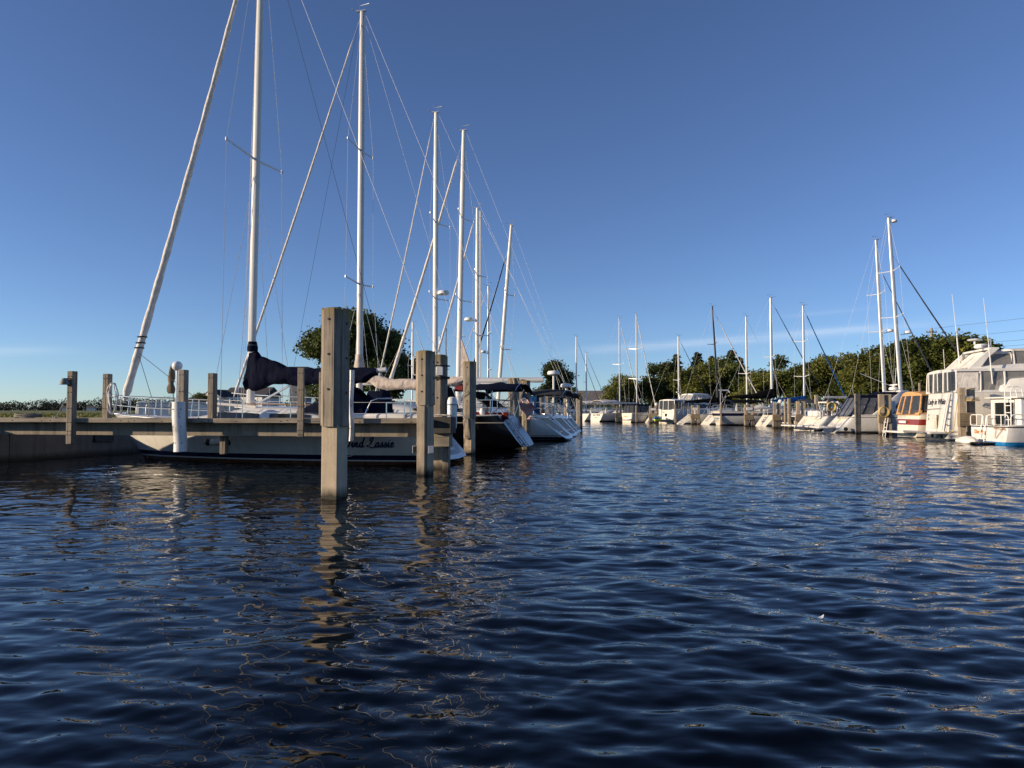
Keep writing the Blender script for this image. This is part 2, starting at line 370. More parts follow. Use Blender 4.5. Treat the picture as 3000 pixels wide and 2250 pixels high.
bp = t.n('ShaderNodeBump'); bp.inputs['Distance'].default_value = 1.0; bp.inputs['Strength'].default_value = .62
t.l(t.math('MULTIPLY', h, patch), bp.inputs['Height']); t.l(bp.outputs[0], b.inputs['Normal'])
water = big("water", V, Fq, t.m, smooth=True); tag(water, kind='structure')

def stub(name, p, d, r, mat, root):
    mb = MB(); mb.tube([p, Vector(p) + Vector(d)], r, 8); return mb.obj(name, mat, root)
p = at(2405, 1808, 1.5 * F / 606); o = thing("floating_leaf", "tiny pale leaf floating alone on the open water", "leaf", (p.x, p.y, .012), .5)
mb = MB(); mb.loft([[(-.03, -.004, .004), (-.03, .004, .004)], [(-.012, -.013, .0), (-.012, .013, .006)], [(.012, -.010, .002), (.012, .010, .009)], [(.03, -.002, .02), (.03, .002, .02)]], closed=False); mb.obj("blade", M['white'], o)
# ------------------------------------------------------------------ land
wall_line = [(-24.5, -9.0), (-15.0, 20.8), (-6.5, 48.0)]
t = NT("meadow grass")
cc = t.ramp(t.noise(.35, 6, .6, t.oc((1, 1, 1))), [(.3, (.075, .09, .016)), (.5, (.13, .14, .025)), (.7, (.2, .18, .04))])
cc = t.mix(.5, cc, t.ramp(t.noise(6, 4, .6), [(.3, (.09, .10, .018)), (.7, (.19, .19, .04))])); t.l(cc, t.b.inputs['Base Color']); t.b.inputs['Roughness'].default_value = .9
t.bump(t.noise(12, 5), .8, .08); M['grass'] = t.m
LZ = 1.17
me = bpy.data.meshes.new("ground"); bm = bmesh.new()
def face(*q): bm.faces.new([bm.verts.new(v) for v in q])
lft = [(-60, -120)] + wall_line + [(-8, 55), (-13, 64), (-15, 92), (9, 116)]; rgt = [(42, 116), (37, 60), (35, 10), (40, -120)]
for a, b_ in zip(lft, lft[1:]): face((-2500, a[1], LZ), (a[0], a[1], LZ), (b_[0], b_[1], LZ), (-2500, b_[1], LZ))
for a, b_ in zip(rgt, rgt[1:]): face((2500, a[1], LZ), (a[0], a[1], LZ), (b_[0], b_[1], LZ), (2500, b_[1], LZ))
face((-2500, 116, LZ), (2500, 116, LZ), (2500, 2600, LZ), (-2500, 2600, LZ))
edge = lft + rgt
for a, b_ in zip(edge, edge[1:]): face((a[0], a[1], LZ), (b_[0], b_[1], LZ), (b_[0], b_[1], -1), (a[0], a[1], -1))
bmesh.ops.recalc_face_normals(bm, faces=bm.faces); bm.to_mesh(me); bm.free(); me.materials.append(M['grass'])
ground = bpy.data.objects.new("ground", me); col.objects.link(ground); tag(ground, kind='structure')

# concrete seawall along the inner end of the slips
def along(a, b, u): return (a[0] + (b[0] - a[0]) * u, a[1] + (b[1] - a[1]) * u)
sw = thing("seawall", "weathered grey concrete seawall behind the slips, dark at the waterline", "seawall", (-15, 20.8, 0), math.atan2(48 - 20.8, -6.5 + 15))
Ls = math.hypot(27.2, 8.5)
mb = MB()
for k in range(-7, 7): mb.box((k * 4.4 + 2.2, -.17, .02), (4.385, .5, 2.2))
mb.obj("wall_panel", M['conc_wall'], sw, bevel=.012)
mb = MB(); mb.box((0, -.16, 1.19), (61, .62, .14)); mb.obj("cap", M['conc'], sw, bevel=.02)
mb = MB(); mb.box((3.2, -.45, .62), (.75, .1, .32)); mb.obj("drain_opening", M['black'], sw)

# the next finger pier, mostly hidden behind the black hull
fp2 = thing("finger_pier", "low concrete finger pier beyond the black hulled sailboat", "pier", (-9.6, 36.0, 0), R(-12))
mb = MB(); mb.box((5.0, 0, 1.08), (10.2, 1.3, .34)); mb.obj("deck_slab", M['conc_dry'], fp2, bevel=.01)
for x in (1, 5, 9.6): mb = MB(); mb.box((x, 0, -.5), (.32, .32, 2.8)); mb.obj("support_pile", M['conc'], fp2, bevel=.02)
# near grass along the wall top: real blades
rg = np.random.RandomState(3); n = 26000
gx = []; 
yy = rg.uniform(22, 75, n) ; xx = -15 + (yy - 20.8) * .3125 - .7 - rg.exponential(9, n)
hh = rg.uniform(.05, .17, n); ww = rg.uniform(.01, .03, n) * (1 + yy / 40); an = rg.uniform(0, PI, n); lx = rg.normal(0, .06, n); ly = rg.normal(0, .06, n)
base = np.stack([xx, yy, np.full(n, LZ)], -1); sx = np.stack([np.cos(an) * ww, np.sin(an) * ww, np.zeros(n)], -1); tip = base + np.stack([lx, ly, hh], -1)
V = np.stack([base - sx, base + sx, tip + sx * .25, tip - sx * .25], 1).reshape(-1, 3); Fq = np.arange(n * 4).reshape(-1, 4)
g = big("grass", V, Fq, leafmat('grass blades', (.12, .135, .03))); tag(g, "uneven green grass on the bank behind the seawall", "grass", kind='stuff')

# ------------------------------------------------------------------ finger pier
FY = 17.8; FTOP = CH - 24 / F * FY; FROT = R(-10)
def fy(px): return 16.594 / (1 + (px - 1500) / F * .1763)      # the pier is laid slightly askew: its seaward end comes nearer
def fl(px): return (at(px, 1200, fy(px)).x - xl) / math.cos(FROT)
xl = at(-160, 1200, fy(-160)).x; Lf = 0
fp = thing("finger_pier", "long low concrete finger pier with a weathered timber edge, before the nearest white sailboat", "pier", (xl, fy(-160), 0), FROT)
Lf = fl(1263)
mb = MB(); x = 0
joints = [0, fl(210), fl(620), fl(880), Lf]
for a, b_ in zip(joints, joints[1:]): mb.box(((a + b_) / 2, -.07, FTOP - .055), (b_ - a - .012, .14, .115))
mb.obj("edge_timber", M['wood_x'], fp, bevel=.012)
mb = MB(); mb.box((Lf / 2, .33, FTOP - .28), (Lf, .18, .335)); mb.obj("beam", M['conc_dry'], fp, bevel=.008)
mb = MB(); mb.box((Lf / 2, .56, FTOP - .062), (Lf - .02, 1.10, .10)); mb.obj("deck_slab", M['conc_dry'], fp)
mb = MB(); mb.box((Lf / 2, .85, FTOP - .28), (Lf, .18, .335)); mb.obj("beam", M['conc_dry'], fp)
mb = MB(); mb.box((Lf / 2, 1.19, FTOP - .055), (Lf, .14, .115)); mb.obj("edge_timber", M['wood_x'], fp)
for px in (621, 938, 1290):
    mb = MB(); mb.box((fl(px), .56, .62 if px < 1000 else -.6), (.17, .15, .52 if px < 1000 else 2.9)); mb.obj("support_pile", M['wood_z'], fp, bevel=.02)
for px in (50, 135, 160, 248, 260, 365, 388, 405, 485, 570, 600, 700, 830, 850, 1060, 1210, 1235):
    stub("bolt", (fl(px), -.139, FTOP - .06 + rnd.uniform(-.02, .02)), (0, -.008, 0), .013, M['bolt'], fp)

def dock_post(px, ytop, ybot, Y, wpx, dep, label, bolts=(), cap=False):
    p = at(px, ytop, Y); zb = at(px, ybot, Y).z; wd = wpx / F * Y
    o = thing("dock_post", label, "post", (p.x, Y, 0), FROT, group="timber posts along the finger pier")
    mb = MB(); mb.box((0, dep / 2, (p.z + zb) / 2), (wd, dep, p.z - zb)); mb.obj("post", M['wood_z'], o, bevel=.012)
    if bolts:
        for by in bolts:
            for sx in (-.26, .26): stub("bolt", (sx * wd, -.001, at(px, by, Y).z), (0, -.011, 0), .011, M['bolt'], o)
    return o
dock_post(205, 1087, 1301, fy(205) - .16 - .16, 19, .17, "weathered grey timber dock post carrying a dark shaded lamp", (1102, 1149, 1196, 1237, 1263, 1274))
dock_post(309, 1095, 1229, fy(309) + .9, 18.5, .17, "weathered dock post with white hose loops hung on it", (1109, 1153, 1197))
dock_post(531, 1083, 1250, fy(531) - .16 - .16, 20, .19, "dock post with a white curved fender sheet fixed to its lower half", (1098, 1147))
dock_post(617, 1093, 1229, fy(617) + .75, 18, .2, "plain dock post between the white fender sheet and the mast with the navy cover", (1107, 1152))
dock_post(881, 1077, 1280, fy(881) - .16 - .06, 20, .06, "flat timber dock post just beside the tallest pile, in front of the navy sail cover", (1093, 1142, 1191, 1233, 1261, 1274))
dock_post(941, 1090, 1229, fy(941) + .8, 14, .15, "dock post half hidden behind the tallest pile", (1110, 1150))
# fenders fixed to the posts
def fender_sheet(px, y0, y1, Y, wpx, label, tilt=0, rz=0):
    a = at(px, y0, Y); b_ = at(px, y1, Y); wd = wpx / F * Y
    o = thing("dock_fender", label, "fender", (a.x, Y, b_.z), rz, group="white fender sheets on the pier posts")
    H = a.z - b_.z; ring = [(wd / 2 * math.cos(PI + PI * k / 12), .09 * math.sin(PI + PI * k / 12) * 1.6) for k in range(13)]
    ring2 = [(x * .93, y * .9 + .004) for x, y in ring][::-1]
    mb = MB(); prof = ring + ring2
    mb.loft([[(x + tilt * z / H + .012 * math.sin(z * 5), y + .01 * math.sin(z * 7), z + .02 * x) for x, y in prof] for z in [H * i / 10 for i in range(11)]])
    mb.obj("sheet", M['fend'], o)
    for z in (H * .18, H * .5, H * .85):
        for sx in (-.3, .28): stub("bolt", (sx * wd + tilt * z / H, -.115, z), (0, -.02, 0), .012, M['bolt'], o)
    return o
fender_sheet(531, 1177, 1323, fy(531) - .16 - .17, 39, "white curved plastic fender sheet with black scuffs, below the globe lamp", -.06)
fender_sheet(1031, 1085, 1292, fy(1031) - .16 - .10, 13, "narrow white fender strip beside the tallest pile, seen edge on", 0)

# lamp hood on the first post
p = at(203, 1118, fy(203) - .36)
o = thing("dock_light", "dark hooded dock light on a weathered post over the pier", "lamp", (p.x, p.y - .02, p.z))
mb = MB(); mb.lathe([(.025, .09), (.05, .085), (.075, .06), (.125, -.075), (.118, -.078), (.065, .05), (.02, .07)], (-.09, -.02, 0), 18); mb.obj("hood", basic("grey lamp hood", (.16, .145, .12), .5), o)
mb = MB(); mb.tube([(-.09, -.02, .07), (-.02, .0, .08), (.03, .05, .075)], .014, 6); mb.obj("bracket", M['black'], o)
# globe lamp
p = at(519, 1072, fy(519) + 1.02)
o = thing("globe_lamp", "white globe lamp on a thin pole behind the post with the white fender", "lamp", (p.x, p.y, FTOP))
mb = MB(); n = 12; mb.lathe([(.008 + .128 * math.sin(PI * k / n), p.z - FTOP - .128 * math.cos(PI * k / n)) for k in range(n + 1)], (0, 0, 0), 24); mb.obj("globe", basic("opal globe", (.80, .79, .76), .3, var=.03), o)
mb = MB(); mb.tube([(0, 0, -.02), (0, 0, p.z - FTOP - .12)], .022, 10); mb.lathe([(.07, -.02), (.07, .0), (.03, .02)], (0, 0, .02), 12); mb.obj("pole", M['alu'], o)
# hose coil
p = at(329, 1122, fy(329) + .86)
o = thing("hose_coil", "loops of white water hose hung on a weathered post", "hose", (p.x + .03, fy(329) + .8, p.z))
mb = MB(); pts = []
for k in range(200):
    a = k / 200 * 2 * PI * 7; lo = .62 + .22 * math.sin(k * .11); wdt = .10 + .03 * math.sin(k * .07)
    pts.append((wdt * math.sin(a) + .015 * math.sin(k), .03 * math.cos(a * .5) + .0004 * k, -lo / 2 + lo / 2 * math.cos(a)))
mb.tube(pts, .011, 6); mb.obj("hose", M['white'], o)
# rope pile and boat hook on the pier
p = at(82, 1222, fy(82) + .45)
o = thing("rope_pile", "loose heap of rope and cloth lying on the pier deck", "rope", (p.x, p.y, FTOP))
mb = MB(); pts = []
for k in range(160):
    a = k * .39; rr = .10 + .09 * abs(math.sin(k * .07)); pts.append((rr * 1.9 * math.cos(a), rr * math.sin(a), .02 + .08 * (1 - abs(k / 80 - 1)) + .012 * math.sin(k * 1.3)))
mb.tube(pts, .016, 6); mb.obj("rope", basic("old grey rope", (.20, .18, .15), .95, var=.3, scale=20), o)
p0 = at(164, 1225, fy(164) + .4); p1 = at(193, 1166, fy(193) - .02)
o = thing("boat_hook", "thin metal pole leaning against the post with the hooded light", "pole", (p0.x, p0.y, FTOP))
mb = MB(); mb.tube([(0, 0, 0), p1 - Vector((p0.x, p0.y, FTOP))], .014, 8); mb.obj("shaft", M['steel'], o)
mb = MB(); mb.lathe([(.03, -.02), (.03, .04), (.016, .06)], (0, 0, 0), 10); mb.obj("foot", M['black'], o)

# ------------------------------------------------------------------ mooring piles
def clad_pile(px, ytop, Y, wd, yclad, label, yaw, lower=None, new=False, core=None, tilt=0, cladtop=None):
    """square concrete pile with an octagonal jacket of timber boards round its upper part"""
    p = at(px, ytop, Y); top = p.z; zc = at(px, yclad, Y).z; core = core or wd * .76
    o = thing("mooring_pile", label, "pile", (p.x, Y, 0), R(yaw), group="timber clad concrete mooring piles")
    o.rotation_euler = (0, R(tilt), R(yaw))
    c = core / 2; ch = core * .06; sec = [(-c + ch, -c), (c - ch, -c), (c, -c + ch), (c, c - ch), (c - ch, c), (-c + ch, c), (-c, c - ch), (-c, -c + ch)]
    mb = MB(); mb.loft([[(x, y, z) for x, y in sec] for z in (-2.2, zc + .1)]); mb.obj("core", M['conc'], o, bevel=.006)
    wm_ = wood("pile board %d" % px, 'z', (.125, .105, .082) if not new else (.19, .16, .12), (.41, .355, .28) if not new else (.52, .43, .33), top=top)
    h = wd / 2; k = h * .52
    sec = [(-k, -h), (k, -h), (h, -k), (h, k), (k, h), (-k, h), (-h, k), (-h, -k)]
    mb = MB(); ins = .88; mb.loft([[(x * ins, y * ins, z) for x, y in sec] for z in (zc, top - .05)] + [[(x * .66, y * .66, top - .012) for x, y in sec]]); mb.obj("inner_jacket", wm_, o, bevel=.006)
    th = h * .16
    for a, hw, zb in ((0, k * .98, 0), (90, k * .98, .01), (180, k * .98, 0), (270, k * .98, .015), (45, h * .29, .03), (135, h * .29, .02), (225, h * .29, .035), (315, h * .29, .025)):
        d = h - th / 2 if a % 90 == 0 else (h + k) / math.sqrt(2) - th * .75
        rot = Matrix.Rotation(R(a), 3, 'Z'); q = rot @ Vector((0, -d, 0)); ztop = top - .03 + rnd.uniform(-.02, .02) * (a != 0)
        mb = MB(); zb_ = zc + zb; mb.box((q.x, q.y, (zb_ + ztop) / 2), (hw * 2, th, ztop - zb_), rot); mb.obj("board", wm_, o, bevel=.008)
    zz = top - .22
    while zz > zc + .15:
        stub("bolt", (0, -h - .001, zz), (0, -.011, 0), .02, M['bolt'], o); stub("bolt", (h + .001, 0, zz - .06), (.011, 0, 0), .02, M['bolt'], o); zz -= (top - zc) * .29
    if lower is not None:
        mb = MB(); z0, lean = lower; rot = Matrix.Rotation(lean, 3, 'Y'); mb.box((0, -core / 2 - .045, (zc + z0) / 2 - .01), (k * 1.9, .085, zc - z0 - .012), rot); mb.obj("lower_board", M['wood_new'], o, bevel=.008)
    return o
P1 = clad_pile(984, 901, 12.0, .425, 1250, "tallest timber clad pile, mossy on top, in front of the finger pier", -18)
P2 = clad_pile(1247, 1026, 16.5, .40, 1188, "timber clad pile with a pale new board above an old board that reaches the water", -19, lower=(-.6, 0), new=True)
P2b = clad_pile(1289, 1038, 18.3, .36, 1215, "brown concrete pile with a grey block hung on it, beside the pale new board", -16)
P3 = clad_pile(1376, 1058, 24.0, .40, 1227, "timber clad pile with a split leaning lower board, in front of the black hull", -22, lower=(.55, R(-7)))
yb = 1229
clad_pile(1505, 1107, 32.6, .46, 1300, "squat brown pile behind the navy sun canopy, first of a close trio", -18)
clad_pile(1527, 1111, 34.2, .38, 1300, "narrow reddish pile in the middle of a close trio behind the canopy", -18)
clad_pile(1541, 1114, 33.2, .36, 1300, "grey pile beside the flag, last of a close trio", -18)
clad_pile(1587, 1141, 41.7, .42, 1300, "grey pile behind the blue covered wheel", -18)
clad_pile(1604, 1158, 46, .36, 1300, "grey pile under the charcoal awning", -18)
clad_pile(1660, 1166, 53, .42, 1300, "distant grey pile below the second radar dome", -18)
clad_pile(1697, 1163, 58, .48, 1300, "distant grey pile beyond the last stern of the row", -18)
# steel strap and hardware on the pale pile
o = thing("pile_bracket", "galvanised steel bracket bolted round the pale pile near the water", "bracket", (P2.location.x, 16.5, 0), R(-19))
zb = at(1247, 1312, 17).z
mb = MB(); mb.box((.2, -.12, zb), (.012, .26, .17)); mb.box((-.2, -.12, zb), (.012, .26, .17)); mb.box((0, .02, zb), (.40, .012, .17)); mb.obj("strap", M['alu'], o)
o = thing("grab_handle", "white bent tube handle fixed to the side of the pale pile", "handle", (P2.location.x - .2, 16.55, at(1247, 1070, 16.5).z))
mb = MB(); mb.tube([(.02, .0, -.22), (-.07, 0, -.22), (-.09, 0, -.18), (-.09, 0, .18), (-.07, 0, .22), (.02, 0, .22)], .016, 8); mb.obj("tube", M['white'], o)
# end block of the pier
p = at(1297, 1246, 16.9)
o = thing("pier_end_block", "dark grey block with a rope on top, hung at the seaward end of the pier", "block", (p.x, 17.15, p.z), FROT)
mb = MB(); mb.box((0, 0, 0), (.50, .44, .40)); mb.obj("block", M['conc_grey'], o, bevel=.015)
mb = MB(); mb.box((-.02, .05, -.36), (.38, .3, .32)); mb.obj("bearer", M['wood_x'], o, bevel=.01)
o = thing("dock_line_coil", "white dock line heaped on the dark grey end block", "rope", (p.x, 17.12, p.z + .2), FROT)
mb = MB(); pts = [(.20 * math.sin(k * .5) + .03 * math.sin(k * 1.7), .09 * math.cos(k * .43), .02 + .028 * abs(math.sin(k * .23))) for k in range(70)]; mb.tube(pts, .013, 6); mb.obj("rope", M['rope'], o)
p = at(1324, 1200, 18.2)
o = thing("fender_tube", "upright white plastic tube beside the grey end block", "fender", (p.x, 18.2, FTOP - .05))
mb = MB(); mb.lathe([(.12, -.2), (.13, 0), (.13, .5), (.10, .58), (.05, .6)], (0, 0, 0), 16); mb.obj("tube", M['fend'], o)
mb = MB(); mb.ring((0, 0, .40), .133, .012, 'z'); mb.obj("band", M['grey'], o)
# power pedestal plate
p = at(1288, 1087, 18.08)
o = thing("power_box", "small pale box strapped with a dark hose to the brown concrete pile", "box", (p.x, p.y, p.z))
mb = MB(); mb.box((0, 0, 0), (.17, .08, .22)); mb.obj("box", M['white'], o, bevel=.01)
mb = MB()
for z in (.14, -.15, -.18): mb.ring((.0, .2, z), .24, .014, 'z', 18, 5)
mb.obj("strap", M['black'], o)
# dock boxes, hoops on the quay
for px, Y, lab in ((452, 28.6, "white dock box on the quay, nearer the bow of the first sailboat"), (576, 29.5, "white dock box on the quay, close to the white fender sheet")):
    p = at(px, 1200, Y); o = thing("dock_box", lab, "box", (p.x, Y, 1.26), R(17), group="white dock boxes on the quay")
    mb = MB(); mb.box((0, 0, .25), (1.1, .62, .5)); mb.obj("bin", M['white'], o, bevel=.03)
    mb = MB(); mb.box((0, 0, .545), (1.16, .68, .09)); mb.obj("lid", M['gel'], o, bevel=.03)
    mb = MB(); mb.box((0, -.345, .46), (.1, .012, .06)); mb.obj("latch", M['steel'], o)
for px, lab in ((412, "bent steel ladder rail on the quay, nearer the sailboat's bow"), (440, "bent steel ladder rail on the quay, next to the white dock box")):
    p = at(px, 1200, 27.2); o = thing("ladder_rail", lab, "rail", (p.x, 27.2, 1.2), group="steel ladder rails on the quay")
    mb = MB(); mb.tube([(-.16, 0, 0), (-.16, 0, .42), (-.12, 0, .52), (-.02, 0, .56), (.08, 0, .53), (.13, 0, .44), (.16, 0, .1), (.16, 0, 0)], .022, 8); mb.obj("rail", M['steel'], o)

# right hand piles
def pile_pair(px0, px1, ytop, Y, wpx, label, block=True, caps=True, ytop1=None):
    a = at(px0, ytop, Y); b_ = at(px1, ytop1 or ytop, Y); wd = wpx / F * Y; m = (a.x + b_.x) / 2
    o = thing("pile_pair", label, "pile", (m, Y, 0), group="twin piles between the opposite slips")
    for p in (a, b_):
        mb = MB(); mb.box((p.x - m, rnd.uniform(-.1, .1), (p.z - 1.6) / 2), (wd, wd, p.z + 1.6), Matrix.Rotation(R(rnd.uniform(-14, -4)), 3, 'Z')); mb.obj("pile", M['wood_new'], o, bevel=.02)
        if wpx < 14: mb = MB(); mb.box((p.x - m, 0, .35), (wd * 1.35, wd * 1.35, .7)); mb.obj("collar", M['wood_z'], o, bevel=.02)
    g = abs(b_.x - a.x); z = min(a.z, b_.z)
    if caps: mb = MB(); mb.box((0, -wd * .1, z * .80), (g, wd * .8, .26)); mb.obj("crossbeam", M['white'], o, bevel=.02)
    if block: mb = MB(); mb.box((-.12, -wd * .62, z * .42), (g * 1.0 + wd, wd * .7, z * .25)); mb.obj("bumper_block", M['wood_tan'], o, bevel=.02)
    mb = MB(); mb.box((0, 0, z * .16), (g, wd * .5, .16)); mb.obj("crossbeam", M['wood_tan'], o, bevel=.01)
    return o
pile_pair(1808, 1818, 1190, 86.2, 7, "twin piles left of the cream stern with a blue canopy")
pile_pair(1906, 1921, 1189, 83.8, 7, "twin piles left of the flybridge trawler")
pile_pair(2029, 2045, 1187, 75.6, 7.5, "twin piles beyond the open stern of the sailboat next to the trawler")
pile_pair(2186, 2204, 1185, 65.2, 8.5, "twin piles in front of the long grey hull with a navy stripe")
pile_pair(2269, 2282, 1180, 59.5, 9, "twin piles with a pale collar beside the stern with the folded ladder", caps=False)
pile_pair(2336, 2352, 1176, 55.5, 10, "twin piles behind the white stern of the first sport cruiser", caps=False)
pile_pair(2579, 2600, 1155, 44.0, 15, "twin piles with a yellow hose, right of the shaded cruiser hull")
pp = pile_pair(2815, 2846, 1136, 33.2, 17, "twin piles bound with yellow rope in front of the white aft cabin yacht")
def lone_pile(px, ytop, Y, wpx, label):
    p = at(px, ytop, Y); wd = wpx / F * Y
    o = thing("lone_pile", label, "pile", (p.x, Y, 0), R(-8), group="single piles between the opposite slips")
    mb = MB(); mb.box((0, 0, (p.z - 1.6) / 2), (wd * .8, wd * .8, p.z + 1.6)); mb.obj("post", M['wood_new'], o, bevel=.02)
    mb = MB(); mb.box((0, -wd * .42, p.z * .62), (wd * .5, wd * .12, p.z * .74)); mb.obj("board", M['wood_z'], o, bevel=.01)
    return o
lone_pile(1864, 1188, 85, 8, "single pile in front of the cream cruiser with the blue canopy")
lone_pile(1978, 1184, 77.8, 8, "single pile against the side of the flybridge trawler")
lone_pile(2112, 1184, 68.9, 7, "single pile between the two white sailboat sterns")
lone_pile(2300, 1170, 59, 8, "thin pile beside the globe light of the opposite pier")
lone_pile(2312, 1168, 57, 11, "tall pale pile right of the globe light of the opposite pier")
lone_pile(2392, 1157, 55.6, 13, "pale pile behind the coiled yellow hose of the first cruiser")
lone_pile(2428, 1172, 52, 12, "short pile behind the clear canopy of the sport cruiser")
lone_pile(2512, 1153, 45.4, 17, "single broad pile in front of the sport cruiser's cabin")
lone_pile(2694, 1122, 39.6, 7, "narrow pile between the tan canopy and the white aft cabin yacht")
# yellow ropes on the near right pair
p = at(2814, 1170, 33.0)
o = thing("dock_rope", "yellow rope wound round the near right pair of piles", "rope", (pp.location.x, 33.0, 0))
mb = MB(); zt = at(2828, 1166, 33).z
for k in range(3): mb.ring((.18, .2, zt - .06 * k), .33 + .02 * k, .018, 'z', 20, 5)
a = at(2805, 1165, 32.8); pts = [at(x, y, 32.7) - Vector((pp.location.x, 33.0, 0)) for x, y in ((2818, 1152), (2807, 1158), (2803, 1185), (2799, 1220), (2795, 1250), (2790, 1265), (2778, 1270), (2766, 1262))]
mb.tube(pts, .02, 6); mb.obj("rope", M['rope_tan'], o)
# low walkway and globe light of the opposite pier
p = at(2336, 1224, 60.5)
o = thing("walkway", "low dark timber walkway running between the opposite slips", "pier", (p.x - .5, 60.5, 0))
mb = MB(); mb.box((4.2, 0, .78), (10.5, 1.2, .35)); mb.obj("deck", M['wood_x'], o, bevel=.02)
for x in (0, 3, 6, 9): mb = MB(); mb.box((x, 0, -.3), (.3, .3, 2)); mb.obj("support", M['wood_z'], o)
for px, py, Y, lab in ((2286, 1176, 60.6, "white globe light on the opposite pier beside a pale pile"), (1923, 1185, 85, "small white globe light left of the flybridge trawler")):
    p = at(px, py, Y); o = thing("globe_light", lab, "lamp", (p.x, Y, 0.9)); rr = 7.5 / F * Y * .55 + .05
    mb = MB(); n = 10; mb.lathe([(.005 + rr * math.sin(PI * k / n), p.z - .9 - rr * math.cos(PI * k / n)) for k in range(n + 1)], (0, 0, 0), 18); mb.obj("globe", M['white'], o)
    mb = MB(); mb.tube([(0, 0, 0), (0, 0, p.z - .9 - rr * .9)], .035, 8); mb.obj("pole", M['alu'], o)
# hoses on the right piles
for px, py, Y, lab in ((2586, 1205, 43.6, "coiled yellow hose hanging on the twin piles by the shaded hull"), (2433, 1190, 51.6, "coiled yellow hose behind the first sport cruiser")):
    p = at(px, py, Y); o = thing("yellow_hose", lab, "hose", (p.x, Y, p.z))
    mb = MB()
    for k in range(5): mb.ring((0.01 * k, -.03 * k, -.01 * k), .26 + .012 * k, .022, 'y', 20, 5)
    mb.obj("hose", M['rope_tan'], o)
# ------------------------------------------------------------------ boat building
def lerp(a, b, u): return a + (b - a) * u
class Hull:
    """a lofted hull: x from the stern (0) to the bow (L), y to port, z up from the waterline"""
    def __init__(s, L, B, fb0, fb1, ws=.72, rake=.9, ts=.0, wl=.90, wl1=.32, sag=.06, depth=.45, full=2.2, pw=.85, lift=0, rnd_=0):
        s.__dict__.update(locals())
    def hb(s, u):
        u = max(0, u)
        if u < .42: r = s.ws + (1 - s.ws) * math.sin(u / .42 * PI / 2)
        else: r = max(0, 1 - min(1, (u - .42) / .58) ** s.full) ** s.pw
        return s.B / 2 * max(r, .012) * (1 - s.rnd_ * max(0, 1 - u / .045) ** 2.2)
    def fb(s, u): return lerp(s.fb0, s.fb1, u ** 1.5) - s.sag * 4 * u * (1 - u)
    def x(s, u, z):
        k = min(1, max(0, z / s.fb(u)))
        return s.L * u - s.rake * u ** 7 * (1 - k) + s.ts * k * (1 - u) ** 9
    def sec(s, u):
        b = s.hb(u); bw = b * (s.wl - s.wl1 * u ** 2); f = s.fb(u); d = s.depth * max(.12, math.sin(PI * min(1, u * .88 + .10))); e = s.lift * max(0, 1 - u / .22) ** 1.5; d = d * (1 - e / max(s.lift, 1e-6) * .9) if e else d
        return [(.0, -d + e), (.5 * bw, -.8 * d + e * 1.05), (.88 * bw, -.35 * d + e * 1.15), (bw, e * 1.35), (lerp(bw, b, .5), .3 * f), (lerp(bw, b, .82), .65 * f), (b, f)]
    def y(s, x, z):
        u = x / s.L
        for _ in range(4): u = min(1, max(0, u + (x - s.x(u, z)) / s.L))
        c = s.sec(u)[3:]
        for (y0, z0), (y1, z1) in zip(c, c[1:]):
            if z <= z1 or (y1, z1) == c[-1]: return lerp(y0, y1, min(1.2, max(0, (z - z0) / (z1 - z0))))
    def sheer(s, u, side, inset=0, dz=0):
        f = s.fb(u); return Vector((s.x(u, f) - inset * .3 * (u > .9), side * max(.01, s.hb(u) - inset), f + dz))
    def build(s, root, mat, deckmat, tmat=None, recess=0, trim=None):
        U = [0, .006, .015, .028, .05, .1, .17, .25, .34, .44, .54, .64, .73, .81, .88, .93, .965, .985, .997]
        mb = MB(); rings = []
        for u in U:
            c = s.sec(u); rings.append([(s.x(u, z), y, z) for y, z in c[::-1]] + [(s.x(u, z), -y, z) for y, z in c[1:]])
        mb.loft(rings, closed=False)
        n = len(rings[0]); m0 = (len(U) - 1) * n; mb.f.append(tuple(m0 + k for k in range(n)))
        hull = mb.obj("hull", mat, root, smooth=40)
        # transom, optionally hollowed into a scoop
        r0 = [Vector(p) for p in rings[0]]; cen = sum(r0, Vector()) / n; cen.z += .08 * s.fb0; mb = MB()
        if recess:
            r1 = [cen + (p - cen) * .72 + Vector((0, 0, .0)) for p in r0]; r2 = [cen + (p - cen) * .62 + Vector((recess, 0, .02)) for p in r0]
            mb.loft([r0, r1, r2], closed=True, cap=False); mb.f.append(tuple(2 * n + k for k in range(n)))
            mb.box((cen.x + recess * .45, 0, cen.z - .1 * s.fb0), (recess * .9, s.hb(0) * .85, .05))
        else: mb.add(r0, [tuple(range(n))])
        mb.obj("transom", tmat or mat, root, smooth=30)
        mb = MB(); rows = []
        for u in U:
            a = s.sheer(u, 1, .01); rows.append([(a.x, a.y * k, a.z - .012 + .05 * (1 - k * k)) for k in (-1, -.8, -.4, 0, .4, .8, 1)])
        mb.loft(rows, closed=False); mb.obj("deck", deckmat, root)
        for side in (1, -1):
            mb = MB(); mb.tube([s.sheer(u, side, .0, .02) for u in U], .028, 6); mb.obj("toe_rail", trim or M['alu'], root)
        return hull

